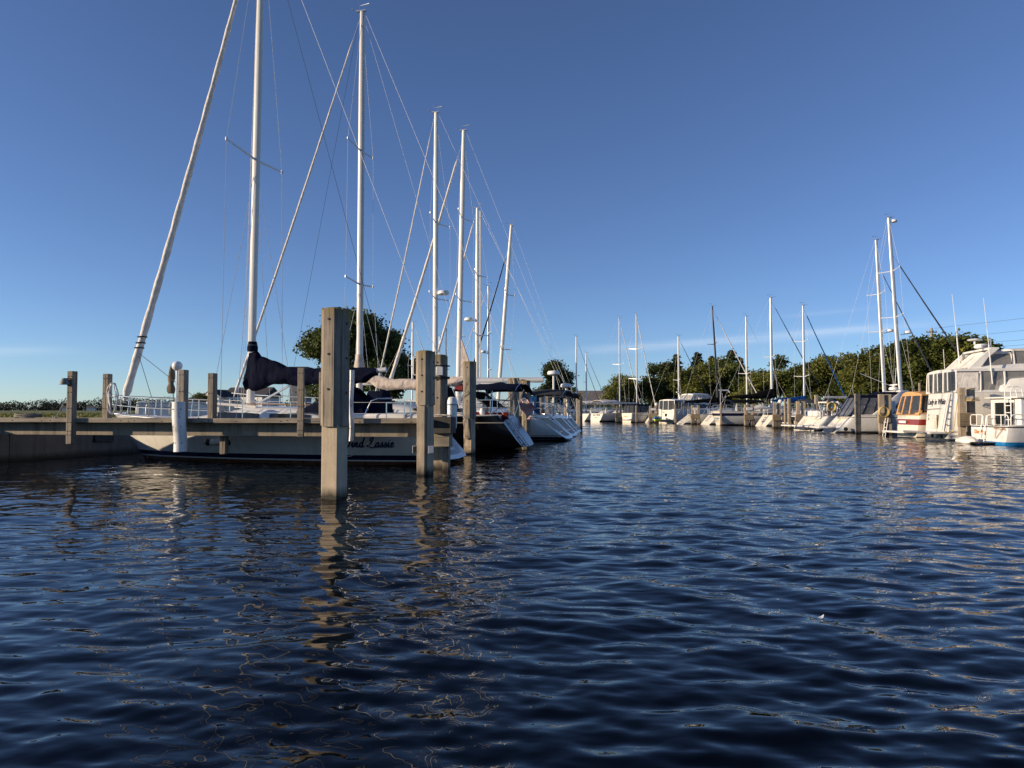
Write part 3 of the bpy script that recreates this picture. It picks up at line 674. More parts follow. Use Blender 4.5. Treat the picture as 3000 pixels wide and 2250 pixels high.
def poly_cabin(h, root, u0, u1, wf, hgt, mat, name="cabin", slope=.6, aft=.1, zoff=0, n=9):
    rings = []
    for i in range(n):
        t = i / (n - 1); u = lerp(u0, u1, t); x = u * h.L
        k = min(1, min((t + aft * .15) / max(aft, .02), (1 - t + .04) / slope)); k = k ** .6 * min(1, max(k, .08))
        w_ = h.hb(u) * wf; zd = h.fb(u) - .02 + zoff; H = hgt * k
        rings.append([(x, w_, zd), (x, w_ * .94, zd + H * .62), (x, w_ * .84, zd + H * .93), (x, w_ * .5, zd + H * 1.06), (x, 0, zd + H * 1.1), (x, -w_ * .5, zd + H * 1.06), (x, -w_ * .84, zd + H * .93), (x, -w_ * .94, zd + H * .62), (x, -w_, zd)])
    mb = MB(); mb.loft(rings); mb.obj(name, mat, root, smooth=45)
def cabin_windows(h, root, spans, wf, hgt, zoff=0):
    for a, b_ in spans:
        for side in (1, -1):
            rows = []
            for i in range(6):
                u = lerp(a, b_, i / 5); w_ = h.hb(u) * wf; zd = h.fb(u) + zoff; kk = 1 if 0 < i < 5 else .8
                rows.append([(u * h.L, side * (w_ * .99 + .012), zd + hgt * lerp(.36, .16, kk)), (u * h.L, side * (w_ * .945 + .014), zd + hgt * lerp(.4, .60, kk)), (u * h.L, side * (w_ * .9), zd + hgt * .5), (u * h.L, side * (w_ * .9), zd + hgt * .3)])
            mb = MB(); mb.loft(rows); mb.obj("portlight", M['glass'], root)

def tubepart(name, pts, r, mat, root, n=6):
    mb = MB(); mb.tube(pts, r, n); return mb.obj(name, mat, root)

def rails(h, root, det=2, u_st=(.12, .25, .38, .51, .64, .77), hgt=.6, pulpit=True, pushpit=True):
    r = .016 if det == 2 else .02
    if pulpit:
        mb = MB(); a = [h.sheer(u, 1, .08, hgt) for u in (.82, .90, .97)]; b_ = [h.sheer(u, -1, .08, hgt) for u in (.97, .90, .82)]
        tip = Vector((h.L + .12, 0, h.fb1 + hgt + .02)); mb.tube(a + [tip + Vector((-.05, .14, 0)), tip + Vector((-.05, -.14, 0))] + b_, r * 1.1, 6)
        lo = [p - Vector((0, 0, hgt * .5)) for p in a]; mb.tube(lo + [tip + Vector((-.1, .1, -hgt * .5)), tip + Vector((-.1, -.1, -hgt * .5))] + [Vector((p.x, -p.y, p.z)) for p in lo[::-1]], r * .9, 6)
        for u in (.82, .91, .97):
            for sd in (1, -1): mb.tube([h.sheer(u, sd, .08, hgt), h.sheer(u + .004, sd, .1, 0)], r, 6)
        mb.obj("pulpit", M['steel'], root)
    if pushpit:
        mb = MB(); a = [h.sheer(u, 1, .08, hgt) for u in (.12, .05, .012)]; ring = a + [Vector((p.x, -p.y, p.z)) for p in a[::-1]]
        mb.tube(ring, r * 1.1, 6); mb.tube([p - Vector((0, 0, hgt * .48)) for p in ring], r * .9, 6)
        for p in ring: mb.tube([p, p - Vector((0, 0, hgt))], r, 6)
        mb.obj("pushpit", M['steel'], root)
    for sd in (1, -1):
        if det >= 1:
            for u in u_st[1:]: tubepart("stanchion", [h.sheer(u, sd, .08, 0), h.sheer(u, sd, .08, hgt)], r, M['steel'], root)
        for k in ((1, .5) if det == 2 else (1,)): tubepart("lifeline", [h.sheer(u, sd, .08, hgt * k) for u in u_st + (.82,)], .006 if det == 2 else .011, M['wire'], root, 5)

def rig(h, root, mx, zb, Hm, r=.085, rake=0., spar=None, spreaders=(.5,), jib=None, jr=.075, jfrac=.98, wires=True, wr=.006, backstay=True, det=2, steps=False, sw=.85, bowx=None, top=True, sweep=.28):
    """mast, spreaders, shrouds, stays and the furled headsail; returns the masthead"""
    spar = spar or M['mast']; jib = jib or M['whitec']
    def mp(z): return Vector((mx - rake * (z - zb), 0, z))
    mb = MB(); zs = [zb, lerp(zb, Hm, .5), lerp(zb, Hm, .8), Hm]; rings = []
    for z, k in zip(zs, (1, 1, .96, .72)):
        c = mp(z); rings.append([(c.x + math.cos(a) * r * k * (1.32 if math.cos(a) < 0 else 1.1), math.sin(a) * r * k * .86, z) for a in [2 * PI * i / 16 for i in range(16)]])
    mb.loft(rings); mb.obj("mast", spar, root, smooth=50)
    head = mp(Hm); tips = []
    for fz in spreaders:
        z = lerp(zb, Hm, fz); c = mp(z); wd = h.B / 2 * sw * (1 - .18 * fz)
        for sd in (1, -1):
            tip = c + Vector((-sweep, sd * wd, .10)); tips.append((sd, tip))
            mb = MB(); mb.tube([c + Vector((0, sd * r * .5, 0)), tip], [.045 if det else .05, .026], 8, sq=.45); mb.lathe([(.0, -.05), (.035, -.04), (.035, .05), (0, .07)], tip, 8); mb.obj("spreader", spar, root)
    if wires:
        chain = {sd: h.sheer((mx - .12) / h.L, sd, .06, 0) for sd in (1, -1)}
        for sd in (1, -1):
            mine = [p for q, p in tips if q == sd]
            tubepart("shroud", [head - Vector((0, 0, .25))] + mine[::-1] + [chain[sd]], wr, M['wire'], root, 5)
            low = mp(lerp(zb, Hm, spreaders[0]) - .12)
            tubepart("shroud", [low, chain[sd] + Vector((.4, 0, 0))], wr, M['wire'], root, 5)
            if det == 2: tubepart("shroud", [low, chain[sd] - Vector((.5, 0, 0))], wr, M['wire'], root, 5)
        if backstay:
            split = Vector((lerp(.1, head.x, .12), 0, lerp(h.fb0, Hm, .14))); mb = MB(); mb.tube([head - Vector((r, 0, .05)), split], wr, 5)
            for sd in (1, -1): mb.tube([split, Vector((.15, sd * h.hb(0) * .7, h.fb0))], wr, 5)
            mb.obj("backstay", M['wire'], root)
    bx = bowx if bowx is not None else h.L - .18
    tack = Vector((bx, 0, h.fb1 + .12)); hd = mp(lerp(zb, Hm, jfrac)) + Vector((r, 0, 0)); d = hd - tack
    tubepart("forestay", [tack, hd], wr * 1.3, M['wire'], root, 5)
    if jr:
        mb = MB(); n = 42; pts = []; rr = []
        for i in range(n + 1):
            u = i / n; v = lerp(.02, .95, u); pts.append(tack + d * v + Vector((-.05 * math.sin(PI * u), 0, -.05 * math.sin(PI * u)))); rr.append(jr * lerp(1, .5, u) * (.9 + .1 * math.sin(i * 1.9)) * (1 if 0 < i < n else .35))
        mb.tube(pts, rr, 10); mb.obj("furled_headsail", jib, root, smooth=60)
        mb = MB(); mb.lathe([(.03, -.1), (.10, -.08), (.10, .02), (.04, .06)], tack + d * .012, 12); mb.obj("furling_drum", M['black'], root)
    if top:
        mb = MB(); mb.box(head + Vector((.02, 0, .03)), (r * 3.4, r * 1.1, .05)); mb.tube([head + Vector((r, 0, .05)), head + Vector((r * 1.4, 0, .5))], .008, 5)
        mb.tube([head + Vector((.1, 0, .06)), head + Vector((.42, .0, .14))], .009, 5); mb.tube([head + Vector((.42, -.08, .14)), head + Vector((.42, .08, .14))], .02, 6)
        mb.tube([head + Vector((-r, 0, .05)), head + Vector((-r * 1.2, 0, .28))], .008, 5); mb.tube([head + Vector((-.34, .05, .28)), head + Vector((.12, -.02, .28))], [.022, .004], 5); mb.obj("masthead_gear", M['alu'], root)
    if steps:
        mb = MB(); z = zb + 1
        c0 = mp(zb + .5) - Vector((r * 2.3, 0, 0)); c1 = mp(Hm - .2) - Vector((r * 2.1, 0, 0)); mb.tube([c0, c1], .045, 6)
        while z < Hm - .3: mb.tube([mp(z) - Vector((r, 0, 0)), mp(z) - Vector((r * 2.3, 0, 0))], .02, 5); z += .42
        mb.obj("mast_steps", spar, root)
    return head

def boom_cover(root, mat, st, boom=None, r=.06, wav=1, name="sail_cover", seed=0):
    """st: (x, top, bottom, half width) along the boom; cloth gathered over the flaked sail"""
    if boom:
        mb = MB(); mb.tube([boom[0], boom[1]], r, 12, sq=.8); mb.obj("boom", M['spar'], root)
    rings = []; n = 110; xs = [s_[0] for s_ in st]
    for i in range(n + 1):
        q = i / n * (len(st) - 1); k = min(int(q), len(st) - 2); u = q - k; u = u * u * (3 - 2 * u)
        x, zt, zb, w_ = (lerp(st[k][j], st[k + 1][j], u) for j in range(4)); x = lerp(st[k][0], st[k + 1][0], q - k)
        nz = lambda a, f: mnoise.noise(Vector((x * f + seed, a, seed * 1.7)))
        ring = []
        for j in range(24):
            a = 2 * PI * j / 24; cy, cz = math.sin(a), math.cos(a)
            fold = 1 + wav * (.16 * nz(a * .8, 2.6) + .09 * nz(a * 1.5, 7) + .07 * math.sin(x * 9 + cz * 3 + seed) * (cz < .5) + .20 * (1 - abs(math.sin(x * 3.7 + cz * 1.9 + seed + 1.2 * nz(2, 1.1)))) ** 4 * (1 - abs(cz)))
            yy = w_ * math.copysign(abs(cy) ** .8, cy) * fold * (1 + .25 * (cz < 0)); zz = lerp(zb, zt, .5 + .5 * cz) + (.03 * wav * nz(a + 5, 4) if cz > -.95 else .05 * wav * math.sin(x * 4.2 + seed))
            ring.append((x, yy, zz))
        rings.append(ring)
    mb = MB(); mb.loft(rings); return mb.obj(name, mat, root, smooth=70)

def bimini(root, x0, x1, w_, zt, mat, drop=.18, zfoot=1.2, frame=M['steel'], legs=True, sag=.05, name="bimini", fwd=0):
    rings = []; n = 10
    for i in range(n + 1):
        t_ = i / n; x = lerp(x0, x1, t_); end = .10 * (abs(2 * t_ - 1) ** 6); sg = sag * abs(math.sin(2 * PI * t_)) 
        top = [(x, w_ * k, zt - drop * abs(k) ** 2.4 - end - sg * (1 - abs(k))) for k in [q / 8 - 1 for q in range(17)]]
        rings.append(top + [(x, y * .985, z - .03) for x, y, z in top[::-1]])
    mb = MB(); mb.loft(rings); mb.obj(name, mat, root, smooth=60)
    if legs:
        xm = (x0 + x1) / 2
        for xt in (x0 + .08, xm, x1 - .08):
            mb = MB(); arch = [(xm + fwd, -w_ * 1.02, zfoot)] + [(xt, w_ * k * .98, zt - drop * abs(k) ** 2.4 - .05) for k in (-1, -.8, -.4, 0, .4, .8, 1)] + [(xm + fwd, w_ * 1.02, zfoot)]
            mb.tube(arch, .014, 6); mb.obj("awning_frame", frame, root)

def radome(root, c, r=.3, name="radar_dome", bracket=None):
    mb = MB(); mb.lathe([(0, -.11), (r * .8, -.11), (r, -.07), (r, .02), (r * .86, .09), (r * .4, .115), (0, .12)], c, 22); o = mb.obj(name, M['white'], root, bevel=.008)
    if bracket: mb = MB(); mb.tube([Vector(c) + Vector((0, 0, -.12)), bracket], .03, 6); mb.obj("radar_bracket", M['alu'], root)
    return o

def wheel(root, x, z, r=.5, cover=None):
    mb = MB(); mb.ring((x, 0, z), r, .018, 'x', 28, 6)
    for k in range(5): a = 2 * PI * k / 5; mb.tube([(x, 0, z), (x, r * math.cos(a), z + r * math.sin(a))], .012, 5)
    mb.obj("steering_wheel", M['steel'], root)
    mb = MB(); mb.lathe([(.14, -r - .1), (.11, z * 0), (.09, .12), (.03, .2)], (x + .12, 0, z), 12); mb.obj("pedestal", M['white'], root)
    if cover: mb = MB(); mb.loft([[(x + dx, y * k, z + zz * k + (.08 if k < 1 else 0)) for y, zz in ((-.62, -.7), (-.5, .15), (-.25, .5), (.25, .5), (.5, .15), (.62, -.7))] for dx, k in ((-.14, .9), (-.05, 1), (.2, 1), (.34, .85))]); mb.obj("wheel_cover", cover, root, smooth=50)

def text_mesh(name, body, size, mat, root, loc, rot, shear=0, ext=.003, align='CENTER', xs=1.0, bold=0):
    cu = bpy.data.curves.new(name, 'FONT'); cu.body = body; cu.size = size; cu.shear = shear; cu.extrude = ext; cu.align_x = align; cu.align_y = 'CENTER'; cu.offset = bold
    o = bpy.data.objects.new(name, cu); col.objects.link(o); bpy.context.view_layer.update()
    me = bpy.data.meshes.new_from_object(o.evaluated_get(bpy.context.evaluated_depsgraph_get())); bpy.data.objects.remove(o); bpy.data.curves.remove(cu)
    me.materials.clear(); me.materials.append(mat); q = bpy.data.objects.new(name, me); col.objects.link(q); q.parent = root; q.location = loc; q.rotation_euler = rot; q.scale = (xs, 1, 1)
    return q

def stern_ladder(root, x, y0, y1, z0, z1, xb, n=3, mat=None):
    mb = MB(); mb.tube([(x, y0, z1), (xb, y0, z0)], .016, 6); mb.tube([(x, y1, z1), (xb, y1, z0)], .016, 6)
    for i in range(n): u = (i + .3) / n; mb.tube([(lerp(xb, x, u), y0, lerp(z0, z1, u)), (lerp(xb, x, u), y1, lerp(z0, z1, u))], .016, 6)
    mb.obj("boarding_ladder", mat or M['steel'], root)

def centre(o, px, off=0):
    """(local x, world Y) where the sight line through photo column px meets the boat's centre plane"""
    r_ = o.rotation_euler.z; c_, s_ = math.cos(r_), math.sin(r_); sx, sy = o.location.x - s_ * off, o.location.y + c_ * off; k = (px - 1500) / F
    a = (k * sy - sx) / (c_ - k * s_); return a, sy + a * s_
NAVYB = (.010, .013, .045)
# ---------------------------------------------------------------- near row: first sailboat, white with navy waterline
t_ = R(-13); S1 = at(1357, 1330, 20.0)
b1 = thing("sailboat", "nearest white sailboat, with a navy sail cover and a script name on its side", "sailboat", (S1.x, 20.0, 0), PI + t_, group="sailboats in the near row of slips")
h1 = Hull(11.55, 3.5, 1.12, 1.36, ws=.70, rake=1.15, ts=1.1, wl=.80, sag=.05, lift=.16)
h1.build(b1, hull_mat("first hull paint", (.80, .775, .71), [(.16, .29, NAVYB), (.125, .16, (.75, .73, .68)), (h1.fb0 - .2, h1.fb0 - .17, (.03, .03, .05))], (.16, .075, .042), .125), M['deck'], M['gel'], recess=.42)
poly_cabin(h1, b1, .30, .80, .62, .44, M['gel'], slope=.55); cabin_windows(h1, b1, ((.36, .47), (.50, .62)), .62, .44)
mb = MB()
for sd in (1, -1): mb.tube([(x * h1.L, sd * h1.hb(x) * .42, h1.fb(x) + .52) for x in (.34, .45, .56)], .016, 6)
mb.obj("grab_rail", M['teak'], b1)
for sd in (1, -1): mb = MB(); mb.box((1.95, sd * 1.02, 1.24), (2.6, .3, .34)); mb.obj("coaming", M['gel'], b1, bevel=.06)
rails(h1, b1, 2)
P2L = lambda px, py, Y: Matrix.Rotation(-(PI + t_), 4, 'Z') @ (at(px, py, Y) - b1.location)
mast_x1 = centre(b1, 733)[0]
def z1(py, px=735): return at(px, py, centre(b1, px)[1]).z
head1 = rig(h1, b1, mast_x1, h1.fb(.6) + .42, 17.2, r=.105, rake=.012, spreaders=(.485,), jr=.13, wr=.0085, bowx=centre(b1, 357)[0], sw=.92, sweep=.0)
def X1(px): return centre(b1, px)[0]
bz = (z1(1128), z1(1083))
boom_cover(b1, M['navy'], [(X1(722), z1(1092, 722), z1(1141, 722), .17), (X1(735), z1(1026, 735), z1(1142, 735), .17), (X1(752), z1(1030, 752), z1(1141, 752), .20), (X1(766), z1(1046, 766), z1(1139, 766), .19), (X1(800), z1(1056, 800), z1(1130, 800), .2), (X1(845), z1(1074, 845), z1(1126, 845), .19), (X1(900), z1(1080, 900), z1(1127, 900), .18), (X1(950), z1(1079, 950), z1(1128, 950), .17), (X1(1010), z1(1077, 1010), z1(1127, 1010), .16), (X1(1060), z1(1076, 1060), z1(1123, 1060), .15), (X1(1103), z1(1079, 1103), z1(1100, 1103), .10)], boom=((X1(745), 0, z1(1122, 745)), (X1(1131), 0, z1(1083, 1131))), r=.075, seed=2)
mb = MB(); xm = X1(738); mb.lathe([(.155, 0), (.16, .12), (.13, .26), (.125, .30)], (xm, 0, z1(1030)), 16); mb.obj("cover_collar", M['navy'], b1)
mb = MB(); mb.ring((xm, 0, z1(1012)), .135, .016, 'z', 18, 5); mb.obj("collar_strap", M['grey'], b1)
tubepart("vang", [(xm - .15, 0, h1.fb(.6) + .5), (xm - 1.5, 0, z1(1119))], .035, M['alu'], b1); tubepart("mainsheet", [(X1(870), 0, z1(1108)), (X1(870) - .35, .1, 1.62)], .02, M['rope'], b1)
tubepart("spinnaker_pole", [(X1(655), .8, 1.72), (X1(790), .7, 1.60)], .04, M['mast'], b1)
tubepart("topping_lift", [head1, (X1(1129), 0, z1(1080, 1129))], .006, M['wire_dark'], b1, 5)
for k, dx in enumerate((.02, -.05)): tubepart("halyard", [head1 + Vector((.05, .06 * k, -.1)), (xm + .25 + dx, .14, h1.fb(.6) + .5)], .006, M['wire'], b1, 5)
tk = Vector((centre(b1, 357)[0], 0, h1.fb1 + .12)); jd = head1 - tk
for v in (.128, .138, .15): mb = MB(); q = tk + jd * v; mb.ring(q + Vector((0, 0, -.02)), .135, .02, 'z', 14, 5); mb.obj("sail_tie", M['wire_dark'], b1)
for k in range(2): tubepart("jib_sheet", [tk + jd * .118, Vector((X1((700, 512)[k]), 1.2 - .4 * k, h1.fb1 + .08))], .009, M['wire_dark'], b1, 5)
# black dodger, navy spray hood, wheel cover, pushpit goods
poly_cabin(h1, b1, centre(b1, 1045)[0] / h1.L, centre(b1, 893)[0] / h1.L, .58, .66, M['navy'], name="spray_hood", slope=.75, aft=.02, zoff=.30)
xa, xb = X1(1080), X1(1030); bimini(b1, xb - .1, xa + .95, 1.15, z1(1128, 1060), M['blackc'], drop=.42, zfoot=1.3, frame=M['black'], fwd=-.1)
wheel(b1, X1(1128) + .1, 1.55, .48, M['navy'])
mb = MB(); mb.tube([(X1(1105), 1.0, 1.22), (X1(1130), 1.0, 1.75), (X1(1150), 1.0, 1.82), (X1(1190), 1.0, 1.82)], .022, 8); mb.obj("stern_rail", M['steel'], b1)
mb = MB(); mb.box((X1(1070), .6, 1.45), (.75, .3, .3)); mb.obj("seat_cushion", M['navy'], b1, bevel=.1)
mb = MB(); mb.lathe([(.16, 0), (.16, .1), (.1, .15), (.02, .16)], (X1(1165), .75, 1.25), 14); mb.obj("winch", M['black'], b1)
for sd in (1, -1): mb = MB(); mb.lathe([(.075, 0), (.07, .06), (.055, .12), (.07, .17), (.03, .18)], (3.0, sd * 1.1, 1.42), 14); mb.obj("winch", M['steel'], b1)
mb = MB(); mb.tube([(h1.L - .5, .12, 1.42), (h1.L + .22, .05, 1.36), (h1.L + .30, .0, 1.2)], .035, 6); mb.box((h1.L + .26, 0, 1.12), (.10, .34, .2), Matrix.Rotation(.5, 3, 'Y')); mb.obj("anchor", M['steel'], b1, bevel=.01)
# script name laid along the port side
def script(name, h, root, x_left, zbase, hgt, mat, side=1):
    """brush script drawn as ribbons that follow the hull plating: reads left to right toward the stern"""
    G = {'W': (1.15, [[(.0, .85), (.12, .98), (.2, .85), (.16, .25), (.25, .0), (.42, .15), (.6, .75)], [(.6, .78), (.55, .3), (.66, .0), (.85, .2), (1.0, .7), (1.02, .95), (.95, .9)]]),
         'i': (.34, [[(.0, .12), (.16, .48), (.12, .15), (.17, .02), (.34, .16)], [(.20, .66), (.22, .72)]]),
         'n': (.62, [[(.0, .12), (.12, .46), (.08, .02)], [(.1, .22), (.3, .47), (.38, .4), (.33, .12), (.40, .02), (.62, .16)]]),
         'd': (.66, [[(.38, .40), (.24, .48), (.06, .3), (.08, .06), (.2, .02), (.36, .22)], [(.58, 1.0), (.40, .4), (.36, .1), (.44, .02), (.66, .16)]]),
         'L': (1.0, [[(.30, .62), (.38, .88), (.58, 1.0), (.66, .86), (.52, .6), (.36, .3), (.18, .04), (.04, .06), (.08, .18), (.3, .1), (.6, -.04), (.85, .0), (.98, .14)]]),
         'a': (.58, [[(.38, .40), (.24, .48), (.06, .3), (.07, .06), (.18, .02), (.34, .2), (.42, .47)], [(.42, .47), (.34, .12), (.40, .02), (.58, .16)]]),
         's': (.42, [[(.0, .12), (.2, .38), (.26, .54)], [(.26, .54), (.22, .36), (.32, .2), (.28, .05), (.14, .02), (.08, .10)], [(.26, .06), (.42, .16)]]),
         'e': (.52, [[(.0, .12), (.2, .22), (.34, .38), (.26, .48), (.12, .36), (.12, .1), (.24, .02), (.52, .18)]]), ' ': (.30, [])}
    mb = MB(); cx = 0
    def place(a, b_, off):
        x = x_left - side * (a + .22 * b_) * hgt * .82; z = zbase + b_ * hgt
        return Vector((x, side * (h.y(x, z) + off), z))
    for ch in "Wind Lassie":
        wdt, strokes = G[ch]
        for st in strokes:
            pts = []; m = len(st)
            for i in range(m - 1):
                p0, p1, p2, p3 = (Vector((*st[max(0, min(m - 1, i + k))], 0)) for k in (-1, 0, 1, 2))
                for q in range(6):
                    u = q / 6; pts.append(.5 * ((2 * p1) + (p2 - p0) * u + (2 * p0 - 5 * p1 + 4 * p2 - p3) * u * u + (3 * p1 - p0 - 3 * p2 + p3) * u ** 3))
            pts.append(Vector((*st[-1], 0))); n = len(pts); rows = []
            for i, p in enumerate(pts):
                d = pts[min(i + 1, n - 1)] - pts[max(0, i - 1)]; d = d.normalized() if d.length > 1e-6 else Vector((1, 0, 0)); nn = Vector((-d.y, d.x, 0))
                wv = (.050 + .055 * abs(d.y) ** 1.5) * (1 if 0 < i < n - 1 else .6)
                a, c = p + nn * wv, p - nn * wv
                rows.append([place(cx + a.x, a.y, .006), place(cx + c.x, c.y, .006), place(cx + c.x, c.y, .002), place(cx + a.x, a.y, .002)])
            mb.loft(rows)
        cx += wdt
    return mb.obj(name, mat, root, smooth=0)
xt = centre(b1, 999, 1.6)[0]
script("lettering", h1, b1, xt, at(1100, 1312, centre(b1, 1100, 1.6)[1]).z, .275, M['text_navy'])
# horizontal fender hung on the hull under the pier, and slack mooring lines
p = at(640, 1296, 19.95); o = thing("hull_fender", "pale cylindrical fender with black ends hung against the white hull under the pier", "fender", (p.x, p.y, p.z), R(4))
mb = MB(); mb.tube([(-.30, 0, 0), (.30, 0, .01)], .085, 14); mb.obj("body", M['fend'], o)
for s_ in (-1, 1): mb = MB(); mb.tube([(s_ * .22, 0, .005), (s_ * .31, 0, .01), (s_ * .37, 0, .01)], [.088, .10, .03], 14); mb.obj("end_cap", M['black'], o)
mb = MB(); mb.tube([(-.36, 0, 0), (-.55, .05, .32)], .01, 5); mb.tube([(.36, 0, 0), (.3, .06, .3)], .01, 5); mb.obj("lanyard", M['rope'], o)
for pts, lab in ((((1128, 1270, 18.45), (1110, 1285, 18.5), (1075, 1312, 18.6), (1030, 1335, 18.7), (985, 1345, 18.85)), "slack pale mooring line sagging across the script name toward the pier"), (((852, 1276, 18.7), (885, 1298, 18.9), (925, 1322, 19.1), (930, 1326, 19.12)), "short pale mooring line from the pier to the hull left of the tallest pile"), (((1262, 1190, 24.2), (1320, 1172, 23.9), (1362, 1150, 23.75), (1392, 1140, 23.9)), "tight mooring line from the split pile to the first sailboat's stern")):
    P_ = [at(*q) for q in pts]; o = thing("mooring_line", lab, "rope", P_[0]); mb = MB(); mb.tube([q - P_[0] for q in P_], .011, 6); mb.obj("line", M['rope'], o)
# furled flag staff on the foredeck
p = at(508, 1172, 21.9); o = thing("furled_flag", "drooping brown furled cloth tied to a thin staff near the globe lamp", "flag", (p.x, p.y, 1.3))
H = at(508, 1066, 21.9).z - 1.3
tubepart("staff", [(0, 0, 0), (-.02, 0, H)], .014, M['black'], o)
mb = MB(); z0, z_1 = at(500, 1153, 21.9).z - 1.3, H
mb.loft([[(-.06 + .02 * math.sin(z * 4) + rr * math.cos(a) * (1 + .25 * math.sin(3 * a + z * 5)), rr * .7 * math.sin(a), z) for a in [2 * PI * k / 14 for k in range(14)]] for z, rr in [(lerp(z0, z_1, q / 12), (.09, .12, .125, .10, .065, .085, .10, .10, .095, .085, .07, .05, .02)[q]) for q in range(13)]])
mb.obj("cloth", M['brown'], o, smooth=70)

# ---------------------------------------------------------------- second sailboat: black hull
t2 = R(-14); S2 = at(1556, 1300, 27.3)
b2 = thing("sailboat", "black hulled sailboat with an oatmeal sail cover and a navy sun canopy over the stern", "sailboat", (S2.x, 27.3, 0), PI + t2, group="sailboats in the near row of slips")
h2 = Hull(13.0, 4.0, 1.30, 1.62, ws=.66, rake=1.5, ts=.95, wl=.80, sag=.08, lift=.14)
h2.build(b2, hull_mat("black hull paint", (.0035, .0035, .005), [(h2.fb0 - .28, h2.fb0 - .24, (.42, .36, .28)), (h2.fb0 - .03, 3, (.02, .02, .02))], (.05, .010, .009), .08, rough=.1, coat=0, spec=.2), M['deck'], hull_mat("black transom paint", (.012, .018, .035), (), (.09, .015, .012), .05), trim=M['gel'])
poly_cabin(h2, b2, .30, .78, .60, .42, M['gel'], slope=.5); cabin_windows(h2, b2, ((.40, .52), (.54, .66)), .60, .42)
rails(h2, b2, 2)
P2M = lambda px, py, Y: Matrix.Rotation(-(PI + t2), 4, 'Z') @ (at(px, py, Y) - b2.location)
def X2(px): return centre(b2, px)[0]
def z2(py, px=1200): return at(px, py, centre(b2, px)[1]).z
mx2 = X2(1052)
head2 = rig(h2, b2, mx2, h2.fb(.6) + .4, z2(34, 1055), r=.115, rake=.0, spar=basic("dull painted spar", (.60, .585, .55), .35, .1, var=.06), spreaders=(.30, .64), jr=.062, wr=.0085, bowx=X2(678), sw=.66, sweep=.0)
boom_cover(b2, M['tan'], [(X2(1050), z2(1066), z2(1120), .13), (X2(1085), z2(1097), z2(1124), .17), (X2(1110), z2(1100), z2(1138), .2), (X2(1150), z2(1110), z2(1140), .21), (X2(1190), z2(1110), z2(1144), .22), (X2(1240), z2(1112), z2(1143), .2), (X2(1290), z2(1110), z2(1139), .18), (X2(1335), z2(1105), z2(1131), .16), (X2(1368), z2(1103), z2(1118), .10)], boom=((X2(1062), 0, z2(1124)), (X2(1375), 0, z2(1112))), seed=5, wav=.8)
mb = MB(); mb.lathe([(.24, -.02), (.21, .25), (.165, .55), (.15, .68)], (mx2, 0, z2(1085)), 18); mb.obj("mast_boot", M['tan'], b2, smooth=60)
bimini(b2, X2(1540), X2(1400), 1.35, z2(1122), M['navy'], drop=.32, zfoot=1.35, sag=.09)
poly_cabin(h2, b2, .25, .34, .6, .85, M['blackc'], name="spray_hood", slope=.5, aft=.02, zoff=.25)
mb = MB(); mb.loft([[(X2(1397), y, z2(1148)) for y in (-1.1, 1.1)] + [(X2(1397) + .03, 1.1, z2(1150)), (X2(1397) + .03, -1.1, z2(1150))], [(X2(1455), y, z2(1190)) for y in (-1.1, 1.1)] + [(X2(1455) + .05, 1.1, z2(1193)), (X2(1455) + .05, -1.1, z2(1193))]]); mb.obj("shade_cloth", M['blackc'], b2)
for k in range(3): mb = MB(); mb.tube([(X2(1395 + 4 * k), .75 - .16 * k, z2(1222 - 5 * k)), (X2(1450), .8 - .16 * k, z2(1224 - 4 * k)), (X2(1502 - 3 * k), .75 - .16 * k, z2(1222 - 5 * k))], [.07, .10, .07], 10); mb.obj("rolled_cushion", M['maroon'], b2, smooth=60)
mb = MB(); mb.lathe([(.02, -.13), (.09, -.10), (.11, 0), (.07, .12), (.02, .16)], (X2(1430), .8, z2(1206)), 14); mb.obj("round_fender", M['white'], b2)
mb = MB(); mb.box((X2(1345), -.2, z2(1137)), (.40, .5, .3)); mb.obj("life_raft", M['red'], b2, bevel=.06)
wheel(b2, 1.7, 1.85, .5)
tubepart("topping_lift", [head2, (X2(1372), 0, z2(1108))], .006, M['wire'], b2, 5)
tubepart("halyard", [head2 + Vector((.1, 0, -.1)), (mx2 + 3.3, .0, 1.75)], .006, M['wire_dark'], b2, 5)
def on_transom(h, y, v, off=.01):
    z = v * h.fb(0); return Vector((h.x(0, z) - off, y, z))
for dy in (-.26, .26):
    pass
mb = MB()
for y in (.25, .62): mb.tube([on_transom(h2, y, .98, .05), on_transom(h2, y, .30, .06), on_transom(h2, y, .12, .08)], .02, 6); mb.tube([on_transom(h2, y, .98, .05), on_transom(h2, y, 1.18, -.12)], .02, 6)
for v in (.2, .4, .6, .8): mb.tube([on_transom(h2, .25, v, .06), on_transom(h2, .62, v, .06)], .02, 6)
mb.obj("boarding_ladder", M['spar'], b2)
ang = math.atan2(h2.ts, h2.fb0)
text_mesh("lettering", "E", .30, M['white'], b2, on_transom(h2, -.42, .72, .012), (PI / 2 - ang, 0, -PI / 2))
